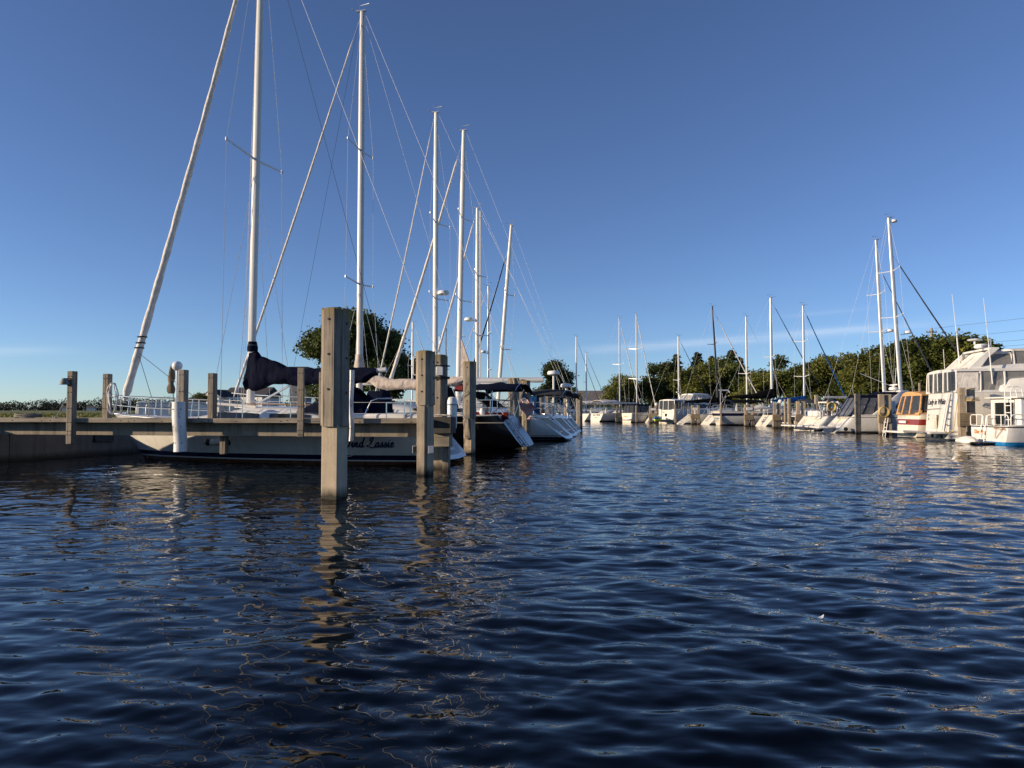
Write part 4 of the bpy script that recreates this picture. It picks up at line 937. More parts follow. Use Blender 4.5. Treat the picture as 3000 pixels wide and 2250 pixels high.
# ensign on the black boat's stern
p = at(1505, 1224, 28.0); q_ = at(1535, 1141, 28.0)
o = thing("flag", "striped red, white and blue flag drooping from a slanted staff at the black boat's stern", "flag", p)
tubepart("staff", [Vector(), q_ - p], .018, M['steel'], o)
mb = MB(); d = q_ - p; nu, nv = 26, 14; rows = []
Wf, Hf = 1.05, .62; a0 = d * .97; 
for i in range(nu + 1):
    u = i / nu; row = []
    for j in range(nv + 1):
        v = j / nv; hang = a0 - d.normalized() * (v * Hf) 
        x = hang.x + .44 * u + .07 * math.sin(u * 9 + v * 3) * u; z = hang.z - .74 * u * (1 - .12 * v) + .03 * math.sin(u * 7 + v * 5) * u; y = -.12 + .15 * math.sin(u * 8 + v * 4) * (.25 + u)
        row.append((x, y, z))
    rows.append(row)
mb.loft(rows, closed=False)
t = NT("flag cloth"); uvn = t.n('ShaderNodeUVMap'); sp_ = t.n('ShaderNodeSeparateXYZ'); t.l(uvn.outputs[0], sp_.inputs[0])
st = t.math('GREATER_THAN', t.math('MODULO', t.math('MULTIPLY', sp_.outputs['Y'], 13), 2), 1)
cc = t.mix(st, (.42, .03, .035), (.72, .69, .66)); can = t.math('MULTIPLY', t.math('LESS_THAN', sp_.outputs['X'], .42), t.math('GREATER_THAN', sp_.outputs['Y'], .46)); cc = t.mix(can, cc, (.02, .03, .10))
fx = t.math('SUBTRACT', t.math('FRACT', t.math('MULTIPLY', sp_.outputs['X'], 14)), .5); fy = t.math('SUBTRACT', t.math('FRACT', t.math('MULTIPLY', sp_.outputs['Y'], 10)), .5)
star = t.math('MULTIPLY', can, t.math('LESS_THAN', t.math('ADD', t.math('MULTIPLY', fx, fx), t.math('MULTIPLY', fy, fy)), .06)); cc = t.mix(star, cc, (.7, .7, .7))
t.l(cc, t.b.inputs['Base Color']); t.b.inputs['Roughness'].default_value = .85
cl = mb.obj("cloth", t.m, o, smooth=80); uv = cl.data.uv_layers.new(name="UVMap")
for lp in cl.data.loops: uv.data[lp.index].uv = ((lp.vertex_index // (nv + 1)) / nu, 1 - (lp.vertex_index % (nv + 1)) / nv)

# ---------------------------------------------------------------- the row continues: boats three to six
def near_boat(label, stern, Y, L, B, fb, mast_px, head_py, hullm, transom=None, recess=.4, ts=1.3, rot=-14, jr=.09, jfrac=.98, spr=(.34, .66), rake=0, spar=None, jib=None, mr=.1, det=1, bow_px=None, cov=None, steps=False, wr=.0065, sw=.85, backstay=True):
    S = at(stern, 1250, Y); r_ = PI + R(rot)
    o = thing("sailboat", label, "sailboat", (S.x, Y, 0), r_, group="sailboats in the near row of slips")
    h = Hull(L, B, fb, fb + .32, ws=.74, rake=1.2, ts=ts, wl=.76, lift=.12)
    h.build(o, hullm, M['deck'], transom or M['gel'], recess=recess)
    poly_cabin(h, o, .30, .78, .6, .42, M['gel'], slope=.5); cabin_windows(h, o, ((.38, .5), (.53, .66)), .6, .42)
    rails(h, o, 1)
    inv = Matrix.Rotation(-r_, 4, 'Z'); L2 = lambda px, py, dY=0: inv @ (at(px, py, Y + dY) - o.location)
    mx_, my_ = centre(o, mast_px); hd = rig(h, o, mx_, h.fb(.6) + .4, at(mast_px, head_py, my_).z, r=mr, rake=rake, spar=spar, spreaders=spr, jr=jr, jfrac=jfrac, det=det, wr=wr, steps=steps, jib=jib, bowx=None if bow_px is None else centre(o, bow_px)[0], sw=sw, backstay=backstay)
    return o, h, L2, hd
greyhull = hull_mat("third hull paint", (.70, .69, .66), [(.10, .22, (.012, .012, .02)), (.26, .285, (.02, .02, .03)), (1.12, 1.16, (.02, .02, .03))], (.02, .02, .03), .10)
b3, h3, L3, hd3 = near_boat("white sailboat with a charcoal awning and a radar pole at its open sloping stern", 1680, 35.2, 12.4, 4.0, 1.30, 1274, 330, greyhull, jr=.05, spr=(.36, .62), ts=1.75, recess=.5, bow_px=1092, mr=.115)
zz = lambda py, Y: at(1500, py, Y).z
boom_cover(b3, M['grey'], [(centre(b3, 1290)[0], zz(1113, 36.8), zz(1117, 36.8), .05), (centre(b3, 1300)[0], zz(1113, 36.8), zz(1117, 36.8), .05)], boom=((centre(b3, 1283)[0], 0, zz(1114, 36.8)), (centre(b3, 1592)[0], 0, zz(1116, 36.8))), r=.13, name="boom_fitting")
bimini(b3, centre(b3, 1680)[0] + .2, centre(b3, 1560)[0], 1.5, zz(1142, 36.8), M['char'], drop=.3, zfoot=1.5)
mb = MB(); ax = centre(b3, 1622)[0]; mb.tube([(ax, 0, h3.fb0 - .1), (ax, 0, zz(1100, 35.6))], .055, 10); mb.obj("radar_pole", M['mast'], b3); radome(b3, (ax, 0, zz(1093, 35.6)), .31)
mb = MB(); mb.box((centre(b3, 1400)[0], 0, zz(1129, 36.8)), (2.6, 1.9, .16)); mb.obj("hard_top", M['gel'], b3, bevel=.06)
radome(b3, (centre(b3, 1298)[0], 0, zz(857, 36.8)), .30, bracket=(centre(b3, 1278)[0], 0, zz(862, 36.8)))
wheel(b3, centre(b3, 1568)[0], zz(1192, 36.8), .62, M['blue'])
b4, h4, L4, hd4 = near_boat("white sailboat with a thick furled headsail and a tan sail gathered behind its mast", 1691, 38.8, 12.3, 3.9, 1.28, 1341, 384, hull_mat("fourth hull paint", (.72, .71, .69), [(.1, .2, NAVYB), (1.0, 1.05, (.02, .03, .06))], (.02, .02, .03), .1), jr=.125, jfrac=.945, spr=(.38, .68), bow_px=1120, mr=.125, rake=.02)
mb = MB(); q = [(centre(b4, p)[0], at(p, y_, 40).z) for p, y_ in ((1350, 985), (1386, 1092), (1350, 1108))]; mb.loft([[(a_, y, z_) for a_, z_ in q] for y in (-.07, .07)]); mb.obj("gathered_sail", M['tan'], b4, smooth=20)
radome(b4, (centre(b4, 1662)[0], .4, zz(1133, 40.4)), .3); mb = MB(); mb.tube([(centre(b4, 1662)[0], .4, zz(1137, 40.4)), (centre(b4, 1668)[0], .4, zz(1230, 40.4))], .05, 8); mb.obj("radar_pole", M['mast'], b4)
bimini(b4, centre(b4, 1688)[0], centre(b4, 1620)[0], 1.4, zz(1150, 40.4), M['char'], drop=.3, zfoot=1.5)
b5, h5, L5, hd5 = near_boat("white sailboat whose mast carries a ladder of steps, fourth beyond the black hull", 1697, 42.4, 11.2, 3.7, 1.2, 1397, 610, hull_mat("fifth hull paint", (.62, .62, .61), [(.1, .24, (.02, .02, .03))], (.02, .02, .03), .1), jr=.10, jfrac=.97, spr=(.36, .66), bow_px=1235, mr=.095, steps=True, ts=1.2)
radome(b5, (centre(b5, 1374)[0], 0, zz(935, 44)), .3, bracket=(centre(b5, 1394)[0], 0, zz(938, 44)))
b6, h6, L6, hd6 = near_boat("white sailboat with a raked mast and a black furled headsail, farthest of the near row", 1703, 46, 10.6, 3.5, 1.15, 1457, 662, hull_mat("sixth hull paint", (.70, .69, .67), [(.1, .22, NAVYB)], (.02, .02, .03), .1), jr=.07, jfrac=.86, spr=(.32, .62), rake=.078, jib=M['blackc'], mr=.105, spar=M['gel2'], ts=.9, bow_px=1345)
# masts of the inner basin, seen between the near boats
def basin_boat(px, head, Y, label, heading=PI, L=8.6, jr=.0, spar=None, spr=(.5,), dome=None):
    S = at(px, 1150, Y); d_ = Vector((math.cos(heading), math.sin(heading), 0)) * (L * .56)
    o = thing("sailboat", label, "sailboat", (S.x - d_.x, Y - d_.y, 0), heading, group="small sailboats in the inner basin")
    h = Hull(L, 2.9, .95, 1.2, ws=.75, rake=.8, ts=.4); h.build(o, hull_mat("basin hull %d" % px, (.72, .7, .66), [(.1, .18, NAVYB)], (.02, .02, .03), .1), M['deck'], M['gel'])
    poly_cabin(h, o, .32, .76, .6, .4, M['gel']); rails(h, o, 0, pulpit=False)
    rig(h, o, L * .56, 1.4, at(px, head, Y).z, r=.075, spar=spar or M['spar'], spreaders=spr, jr=jr, det=0, wr=.010)
    if dome: c = at(px, dome, Y).z; radome(o, (L * .56 + .42, 0, c), .26, bracket=(L * .56, 0, c - .15))
    return o
basin_boat(1208, 944, 72, "small sailboat whose thin mast stands just right of the big tree", 0.0, jr=.05)
basin_boat(1287, 985, 78, "small sailboat with the shortest pale mast seen between two thick white masts", PI)
basin_boat(1306, 962, 82, "small sailboat with a dull dark mast between two thick white masts", PI, spar=M['grey'])
basin_boat(1350, 925, 66, "small sailboat with a mast close behind the thickest white mast and its tan sail", PI, spr=(.55, .78))
basin_boat(1430, 838, 62, "small sailboat with a slim two spreader mast and small radar, left of the raked mast", PI, L=9.5, jr=.04, spr=(.33, .62), dome=1030)
# ---------------------------------------------------------------- opposite slips: sailboats
def far_boat(label, stern, Y, L, B, fb, mast_px, head, hm, ts=.7, recess=0, rot=8, jib=None, jr=.05, jfrac=.96, spr=(.5,), spar=None, rake=0, mr=.085, wr=.007, det=1, tm=None, cov=None, aw=None, ws=.74, wl=.86, top=True, boom=None, jdark=True):
    S = at(stern, 1240, Y); r_ = R(rot)
    o = thing("sailboat", label, "sailboat", (S.x, Y, 0), r_, group="sailboats in the opposite slips")
    h = Hull(L, B, fb, fb + .3, ws=ws, rake=1.0, ts=ts, wl=wl)
    h.build(o, hm, M['deck'], tm or M['gel2'], recess=recess)
    poly_cabin(h, o, .32, .78, .6, .42, M['gel'], slope=.5); cabin_windows(h, o, ((.4, .5), (.54, .66)), .6, .42)
    rails(h, o, 0 if Y > 85 else 1, pulpit=True)
    wheel(o, 1.7, fb + .55, .42)
    inv = Matrix.Rotation(-r_, 4, 'Z'); q = lambda px, py: inv @ (at(px, py, Y) - o.location)
    m_ = q(mast_px, 1160); m_x = m_.x / max(.5, math.cos(0)) 
    # the mast stands on the boat's centreline where the sight line crosses it
    d = at(mast_px, 1160, 100); ang = math.atan2(d.y, d.x); dx, dy = math.cos(ang), math.sin(ang)
    a = (S.x * dy - Y * dx) / (math.sin(r_) * dx - math.cos(r_) * dy) if abs(math.sin(r_) * dx - math.cos(r_) * dy) > 1e-6 else m_.x
    m_x = a; Ym = Y + a * math.sin(r_)
    rig(h, o, m_x, fb + .3, at(mast_px, head, Ym).z, r=mr, rake=rake, spar=spar or M['spar'], spreaders=spr, jib=jib, jr=jr, jfrac=jfrac, det=0 if Y > 72 else 1, wr=wr, top=top)
    zb = fb + 1.35
    if cov:
        Lb = cov[0]; boom_cover(o, cov[1], [(m_x + .08, zb + cov[2], zb - .12, .13), (m_x - .25, zb + cov[2] * .8, zb - .12, .15), (m_x - Lb * .5, zb + .32, zb - .10, .15), (m_x - Lb, zb + .12, zb - .05, .08)], boom=((m_x, 0, zb), (m_x - Lb - .15, 0, zb + .05)), seed=Y)
    elif boom:
        mb = MB(); mb.tube([(m_x, 0, zb), (m_x - boom, 0, zb + .05)], .09, 8); mb.obj("boom", spar or M['spar'], o)
    if aw: bimini(o, aw[0], aw[1], B * .40, fb + aw[2], aw[3], drop=.3, zfoot=fb + .2)
    return o, h, m_x
def transom_text(o, h, body, size, v, mat, y=0, shear=0, off=.015):
    ang = math.atan2(h.ts, h.fb0); z = v * h.fb0; return text_mesh("lettering", body, size, mat, o, (h.x(0, z) - off, y, z), (PI / 2 - ang, 0, -PI / 2), shear)
wh = lambda n, bands=((.1, .18, NAVYB),), c=(.72, .71, .68): hull_mat(n, c, bands, (.02, .02, .03), .1)
far_boat("white sailboat with a pale awning, its stern nearest the last sterns of the near row", 1699, 96, 10.5, 3.3, 1.05, 1816, 931, wh("opposite hull a"), jib=M['whitec'], jr=.07, rot=27, aw=(.2, 2.9, 1.75, M['whitec']), boom=4.0)
R2o, R2h, _ = far_boat("white sailboat with a rounded lettered transom under an arched cream awning", 1743, 92, 10.8, 3.4, 1.1, 1866, 921, wh("opposite hull b"), ts=.35, jib=M['whitec'], jr=.07, rot=31, aw=(.3, 3.2, 1.8, M['whitec']), wl=.7, spr=(.33, .64), boom=4.2)
transom_text(R2o, R2h, "ALL MINE", .36, .80, M['text']); transom_text(R2o, R2h, "HOLLAND", .14, .5, M['grey'])
far_boat("sailboat half hidden beyond the near row, slim mast left of the grey roofed building", 1580, 102, 9.4, 3.2, 1.0, 1689, 986, wh("opposite hull c"), jib=M['wire_dark'], jr=.04, rot=4)
far_boat("sailboat with the shorter slim mast in front of the grey roofed building", 1612, 108, 9.6, 3.2, 1.0, 1718, 1034, wh("opposite hull d"), jib=M['wire_dark'], jr=.04, rot=4)
far_boat("small white stern beside the trawler's kayaks, with a slim mast and a dark furled headsail", 1896, 87, 9, 3, .95, 1989, 985, wh("opposite hull e"), jib=M['blackc'], jr=.055, rot=6, spr=(.42,))
R7o, R7h, _ = far_boat("sailboat with a black mast, a white furled headsail and an open scooped stern", 1990, 77.5, 10.2, 3.3, 1.05, 2106, 898, wh("opposite hull f"), ts=1.5, recess=.4, rot=7, jib=M['whitec'], jr=.075, spar=M['spar_dark'], rake=.055, spr=(.36, .64), cov=(3.9, M['blackc'], .65))
R8o, R8h, _ = far_boat("white sailboat with a folded ladder on its stern, left of the shield shaped transom", 2064, 74, 10, 3.4, 1.0, 2189, 927, wh("opposite hull g"), ts=1.0, rot=8, jr=0, spr=(.4,), aw=(.6, 3.4, 1.25, M['navy']))
stern_ladder(R8o, R8h.x(0, .9) - .02, .1, .5, .35, .95, R8h.x(0, .3) - .03)
R9o, R9h, _ = far_boat("long hulled sailboat with a cream shield shaped transom and a navy stripe round its sheer", 2106, 70, 11.5, 3.5, 1.42, 2262, 872, hull_mat("opposite hull h", (.60, .60, .59), [(.95, 1.22, NAVYB), (.1, .16, (.02, .02, .02))], (.02, .02, .03), .1), ts=-.35, rot=3, ws=.68, wl=.62, jib=M['blackc'], jr=.055, spr=(.46,), cov=(4.6, M['blackc'], 1.0), mr=.11, tm=hull_mat("cream transom", (.80, .75, .63), [(.95, 1.2, NAVYB)], (.5, .4, .3), .05), aw=(.8, 4.2, 1.15, M['blackc']))
transom_text(R9o, R9h, "NORTHWIND", .19, .50, M['teal']); transom_text(R9o, R9h, "MI", .13, .30, M['text_or'])
mb = MB(); mb.tube([(.5, .9, 1.4), (.5, .9, 3.5)], .04, 8); mb.tube([(.35, .9, 3.5), (1.3, .9, 3.5), (1.45, .9, 3.3)], .07, 8); mb.obj("wind_generator_pole", M['white'], R9o)
mb = MB(); mb.tube([(2.4, -1.35, 1.6), (3.6, -1.45, 1.85), (4.8, -1.4, 1.6)], [.1, .26, .1], 12); mb.obj("stowed_dinghy", M['gel'], R9o)
R10o, R10h, _ = far_boat("white sailboat whose sloping stern carries a folded ladder, with a bright blue furled headsail", 2227, 67, 9.6, 3.2, 1.05, 2357, 895, wh("opposite hull i"), ts=.9, rot=8, jib=M['blue'], jr=.075, spr=(.33, .66), cov=(3.3, M['blue'], .55))
stern_ladder(R10o, R10h.x(0, .85) - .02, -.1, .35, .4, .95, R10h.x(0, .35) - .03)
Jo, Jh, jm = far_boat("sailboat behind the sport cruiser, lower of two close masts, with a grey boom", 2404, 59.5, 11.5, 3.6, 1.2, 2593, 703, wh("opposite hull k"), rot=3, jib=M['wire_dark'], jr=.055, jfrac=.84, rake=.035, mr=.12, spr=(.46, .68), boom=5.3)
radome(Jo, (jm + .55, 0, at(2595, 967, 59.5).z), .27, bracket=(jm, 0, at(2595, 975, 59.5).z))
Ko, Kh, km = far_boat("tallest masted sailboat of the opposite slips, its mast nearest the tan canopy", 2480, 56, 12.5, 3.8, 1.25, 2642, 638, wh("opposite hull l"), rot=3, jib=M['wire_dark'], jr=.085, jfrac=.80, rake=.05, mr=.13, spr=(.48, .72))
radome(Ko, (km + .62, 0, at(2645, 972, 56).z), .28, bracket=(km, 0, at(2645, 980, 56).z)); radome(Ko, (km - .35, 0, at(2645, 645, 56).z), .24, name="deck_light")

# ---------------------------------------------------------------- opposite slips: motor boats
def enclosure(root, x0, x1, w_, zb, zt, sa, sf, roof, side, frame, taper=.86, roofth=.09, crown=.10, posts=3, bot=None, post_r=.03, aft=None):
    def P_(u, v, sd):  # u along, v up
        x = lerp(x0 + sa * v, x1 - sf * v, u); return Vector((x, sd * w_ * lerp(1, taper, v), lerp(zb, zt, v)))
    for sd in (1, -1):
        mb = MB(); mb.loft([[P_(u, v, sd) + Vector((0, sd * .03 * math.sin(PI * v), 0)) for v in (0, .33, .66, 1)] for u in [k / 8 for k in range(9)]], closed=False); mb.obj("window_panel", side, root)
    for u, nm in ((0, "window_panel"), (1, "windscreen")):
        mb = MB(); mb.loft([[lerp(P_(u, v, 1), P_(u, v, -1), k / 6) + Vector(((-.12 if u == 0 else .25) * (1 - (2 * k / 6 - 1) ** 2), 0, 0)) for v in (0, .5, 1)] for k in range(7)], closed=False); mb.obj(nm, (aft or side) if u == 0 else side, root)
    n = 9; rings = []
    for i in range(n):
        u = i / (n - 1); a = P_(u, 1, 1); e = .12 * abs(2 * u - 1) ** 4
        topr = [(a.x + (-.14 if i == 0 else .2 if i == n - 1 else 0) * (1 - k * k), a.y * k * 1.04, a.z + roofth + crown * (1 - k * k) - e * .4) for k in (-1, -.7, -.35, 0, .35, .7, 1)]
        rings.append(topr + [(x, y, a.z - .01) for x, y, z in topr[::-1]])
    mb = MB(); mb.loft(rings); mb.obj("roof", roof, root, smooth=50)
    mb = MB(); us = [k / posts for k in range(posts + 1)]
    for sd in (1, -1):
        for u in us: mb.tube([P_(u, v, sd) + Vector((0, sd * (.012 + .03 * math.sin(PI * v)), 0)) for v in (0, .33, .66, 1)], post_r, 6)
    for k in (.33, .67):
        b0, b1_ = lerp(P_(0, 0, 1), P_(0, 0, -1), k), lerp(P_(0, 1, 1), P_(0, 1, -1), k); mb.tube([b0 + Vector((-.12, 0, 0)), b1_ + Vector((-.12, 0, 0))], post_r, 6)
        b0, b1_ = lerp(P_(1, 0, 1), P_(1, 0, -1), k), lerp(P_(1, 1, 1), P_(1, 1, -1), k); mb.tube([b0 + Vector((.23, 0, 0)), b1_ + Vector((.23, 0, 0))], post_r, 6)
    for v in (0.02,):
        c = [P_(0, v, 1), P_(1, v, 1), P_(1, v, -1), P_(0, v, -1), P_(0, v, 1)]; mb.tube(c, post_r * 1.6, 6)
    mb.obj("frame", frame, root)
def motorboat(label, stern, Y, L, B, fb0, fb1, rot, hm, tm=None, ts=.25, ws=.93, recess=0, platform=.85, zp=.32, group="motor boats in the opposite slips", wl=.86, rake=1.5, trim=None, rnd_=.05):
    S = at(stern, 1240, Y); o = thing("motor_boat", label, "motor boat", (S.x, Y, 0), R(rot), group=group)
    h = Hull(L, B, fb0, fb1, ws=ws, rake=rake, ts=ts, wl=wl, wl1=.45, sag=.02, full=2.6, pw=.75, rnd_=rnd_); h.build(o, hm, M['deck'], tm or M['gel2'], recess=recess, trim=trim or M['gel'])
    if platform:
        w_ = h.hb(0) * .92; k = .22; mb = MB(); mb.prism([(-platform, -w_ + k), (-platform + k, -w_), (.1, -w_), (.1, w_), (-platform + k, w_), (-platform, w_ - k)], .11, 'z', zp); mb.obj("swim_platform", M['gel'], o, bevel=.03)
    return o, h
cream = hull_mat("cream cruiser hull", (.60, .585, .55), [(.86, .89, (.05, .05, .06))], (.02, .02, .03), .1)
c3, ch3 = motorboat("cream cruiser with a lettered flat stern and a blue canvas canopy with clear windows", 1833, 89, 9.5, 3.3, 1.15, 1.55, 20, cream, ts=.05, platform=.4)
enclosure(c3, .35, 3.4, 1.35, 1.12, 2.1, .15, .3, M['navy'], M['vinyl_dark'], M['navy']); poly_cabin(ch3, c3, .36, .78, .72, .42, M['gel'], slope=.6)
transom_text(c3, ch3, "LANDSIE", .27, .62, M['rope_tan'])
mb = MB(); mb.tube([(3.4, -1.3, 1.3), (4.4, -1.1, 2.1)], .05, 6); mb.tube([(3.4, 1.3, 1.3), (4.4, 1.1, 2.1)], .05, 6); mb.obj("windscreen_frame", M['gel'], c3)
c11, ch11 = motorboat("low white boat behind the pale piles with a charcoal awning", 2330, 63, 9, 3.1, 1.0, 1.3, 6, wh("opposite hull j"), ts=.3)
bimini(c11, .5, 3.4, 1.3, 2.5, M['char'], drop=.3, zfoot=1.1)
# flybridge trawler with kayaks on the platform
c5, ch5 = motorboat("white flybridge trawler with an enclosed aft deck, kayaks lying on its swim platform", 1950, 82, 10, 3.7, 1.55, 1.75, 20, wh("trawler hull", ((.1, .2, (.03, .03, .03)),)), ts=.12, platform=1.0, zp=.35)
enclosure(c5, .15, 2.9, 1.6, 1.55, 2.62, .05, 0, M['gel'], M['vinyl_dark'], M['gel'], taper=.97, posts=3, post_r=.05); poly_cabin(ch5, c5, .28, .68, .80, 1.05, M['gel'], slope=.35, name="deckhouse")
enclosure(c5, 2.4, 5.6, 1.35, 2.62, 3.30, .55, .5, M['gel'], M['vinyl'], M['gel'], posts=4); cabin_windows(ch5, c5, ((.33, .45), (.48, .58)), .80, 1.05)
mb = MB(); mb.tube([(2.1, 0, 2.6), (1.75, 0, 3.55)], [.12, .09], 10); mb.box((1.75, 0, 3.6), (.5, .2, .1)); mb.obj("signal_mast", M['white'], c5, bevel=.02)
mb = MB(); mb.box((ch5.x(0, .9) - .02, 0, .95), (.03, .4, .32)); mb.obj("stern_window", M['glass'], c5); radome(c5, (4.0, -1.0, 2.85), .22)
transom_text(c5, ch5, "SALTY", .20, .82, M['grey'], y=.5)
for px, py, mt, lab in ((1928, 1224, M['teal'], "blue kayak lying uppermost on the trawler's swim platform"), (1929, 1231, M['lime'], "lime yellow kayak lying beneath the blue one on the trawler's swim platform")):
    p = at(px, py, 81.0); o = thing("kayak", lab, "kayak", (p.x, 81.0, p.z), R(58), group="kayaks on the swim platform")
    mb = MB(); mb.loft([[(x, w_ * math.cos(a), .03 * abs(x) ** 2 + .17 * math.sin(a) * (1 if math.sin(a) < 0 else .7)) for a in [2 * PI * k / 14 for k in range(14)]] for x, w_ in [(lerp(-1.1, 1.1, q / 10), .02 + .34 * math.sin(PI * q / 10) ** .7) for q in range(11)]]); mb.obj("shell", mt, o, smooth=60)
    mb = MB(); mb.ring((0, 0, .13), .20, .03, 'z', 16, 6); mb.obj("cockpit_rim", M['black'], o)
# two sport cruisers
sp_h = wh("sport cruiser hull", ((.1, .14, (.02, .02, .02)), (1.02, 1.06, (.05, .05, .06))), (.76, .75, .72))
c12, ch12 = motorboat("white sport cruiser with a rounded stern and no canopy, left of the canopied cruiser", 2352, 52.5, 9.5, 3.3, 1.05, 1.5, 10, sp_h, ts=1.0, platform=1.1, recess=.3)
poly_cabin(ch12, c12, .36, .86, .66, .38, M['gel'], slope=.6); 
mb = MB(); mb.tube([(2.5, -1.35, 1.1), (2.1, -1.2, 2.1), (2.1, 1.2, 2.1), (2.5, 1.35, 1.1)], .06, 8); mb.obj("radar_arch", M['gel'], c12); mb = MB(); mb.loft([[(4.1 + .5 * (1 - k * k), 1.25 * k, 1.35), (3.5 + .5 * (1 - k * k), 1.1 * k, 1.95)] for k in (-1, -.5, 0, .5, 1)], closed=False); mb.obj("windscreen", M['vinyl_dark'], c12)
mb = MB(); mb.box((1.3, .3, 1.25), (.5, 1.6, .45)); mb.obj("stern_seat", M['gel'], c12, bevel=.1); mb = MB(); mb.lathe([(.05, 0), (.05, .5), (.35, .52), (.35, .57), (0, .58)], (2.0, -.6, 1.1), 14); mb.obj("table", M['white'], c12)
mb = MB(); mb.tube([(.9, y, 1.55) for y in (-1.1, -.4, .4, 1.1)], .025, 6); [mb.tube([(.9, y, 1.0), (.9, y, 1.55)], .02, 6) for y in (-1.1, -.4, .4, 1.1)]; mb.obj("stern_rail", M['steel'], c12)
c13, ch13 = motorboat("white sport cruiser with a navy canopy, smoked clear curtains and a swept radar arch", 2425, 48, 11.2, 3.7, 1.15, 1.65, -8, sp_h, ts=1.1, platform=1.2, recess=.25)
enclosure(c13, .95, 3.1, 1.5, 1.12, 2.35, .75, -.2, M['navy'], M['vinyl_smoke'], M['navy'], taper=.9); enclosure(c13, 3.3, 5.6, 1.5, 1.25, 2.55, -.2, 1.1, M['navy'], M['vinyl_smoke'], M['blackc'], taper=.82)
poly_cabin(ch13, c13, .42, .88, .7, .40, M['gel'], slope=.6)
mb = MB()
for sd in (1, -1): mb.loft([[(x, sd * (y + .05), z), (x + dd, sd * (y + .05), z), (x + dd, sd * (y - .09), z), (x, sd * (y - .09), z)] for x, y, z, dd in ((2.2, 1.62, 1.15, 1.3), (2.9, 1.58, 1.7, .8), (3.7, 1.5, 2.4, .55), (4.1, 1.45, 2.72, .5))])
mb.box((4.35, 0, 2.74), (.5, 2.9, .12)); mb.obj("radar_arch", M['gel'], c13, bevel=.03)
radome(c13, (4.3, .2, 2.95), .3); mb = MB(); mb.box((4.3, .2, 3.2), (.12, 1.3, .1)); mb.lathe([(.12, -.16), (.1, .0)], (4.3, .2, 3.16), 10); mb.obj("open_radar", M['white'], c13, bevel=.03)
tubepart("antenna", [(4.2, -1.4, 2.8), (1.6, -1.6, 3.9)], .02, M['white'], c13); tubepart("antenna", [(4.6, .9, 2.8), (4.75, .9, 4.4)], .02, M['white'], c13)
mb = MB(); mb.box((3.3, -1.66, 1.95), (.5, .02, .12), Matrix.Rotation(-.8, 3, 'Y')); mb.obj("arch_vent", M['black'], c13); mb = MB(); mb.tube([(.6, -1.75, .28), (.6, -1.82, .28)], .13, 12); mb.obj("exhaust", M['black'], c13)
# red striped cruiser under a tan canopy
c15, ch15 = motorboat("cream cabin cruiser with a dark red stern stripe and a tan canopy with dark windows", 2655, 40.2, 8.6, 3.0, 1.22, 1.5, -5, hull_mat("red striped hull", (.78, .71, .57), [(.68, 1.0, (.23, .025, .015))], (.02, .02, .02), .06), tm=hull_mat("red striped stern", (.80, .72, .58), [(.68, 1.0, (.23, .025, .015))], (.5, .42, .3), .04), ts=.12, platform=.9, zp=.24)
enclosure(c15, .1, 3.2, 1.32, 1.28, 2.32, .22, .2, M['ochre'], M['vinyl_dark'], M['ochre'], posts=2, post_r=.055, roofth=.12, crown=.16)
mb = MB(); mb.box((.2, 0, 1.36), (.12, 2.75, .3)); mb.obj("canvas_skirt", M['ochre'], c15, bevel=.03)
mb = MB(); mb.box((-.02, .45, .84), (.03, .85, .14)); mb.obj("name_board", M['white'], c15, bevel=.02)
mb = MB()
for y in (1.0, 1.35): mb.tube([(-.75, y, -.1), (-.55, y, 1.05)], .022, 6)
for z in (.2, .5, .8): mb.tube([(-.66, 1.0, z), (-.66, 1.35, z)], .022, 6)
mb.obj("boarding_ladder", M['white'], c15)

# the big aft cabin yacht
lw_h = hull_mat("aft cabin yacht hull", (.72, .69, .63), [(.30, .33, (.10, .10, .10)), (.42, .44, (.10, .10, .10))], (.02, .02, .02), .12)
lw_t = hull_mat("aft cabin yacht stern", (.80, .76, .67), (), (.02, .02, .02), .12)
lw, lh = motorboat("big white aft cabin yacht with a covered flybridge and black script on its stern", 2741, 36, 12.6, 4.2, 2.35, 2.25, -12, lw_h, tm=lw_t, ts=.28, ws=.94, platform=1.0, zp=.34, wl=.90, rake=1.8, rnd_=.14)
enclosure(lw, .28, 3.4, 1.93, 2.38, 3.38, .03, 0, M['gel'], M['vinyl_shade'], M['gel'], taper=.97, posts=3, roofth=.12, crown=.08, post_r=.045, aft=M['vinyl_dark'])
for y in (-.66, .66, 0): mb = MB(); mb.box((.145 if y else .13, y * 1.9, 2.9), (.02, .10, .9)); mb.obj("window_mullion", M['gel'], lw)
mb = MB(); mb.box((.75, -1.965, 2.88), (.95, .02, .86)); mb.obj("frosted_curtain", M['whitec'], lw)
mb = MB(); mb.box((1.9, .2, 2.62), (.9, 1.6, .5)); mb.box((2.7, -.6, 2.8), (.5, .5, .8)); mb.obj("deck_furniture", M['brown'], lw, bevel=.08)
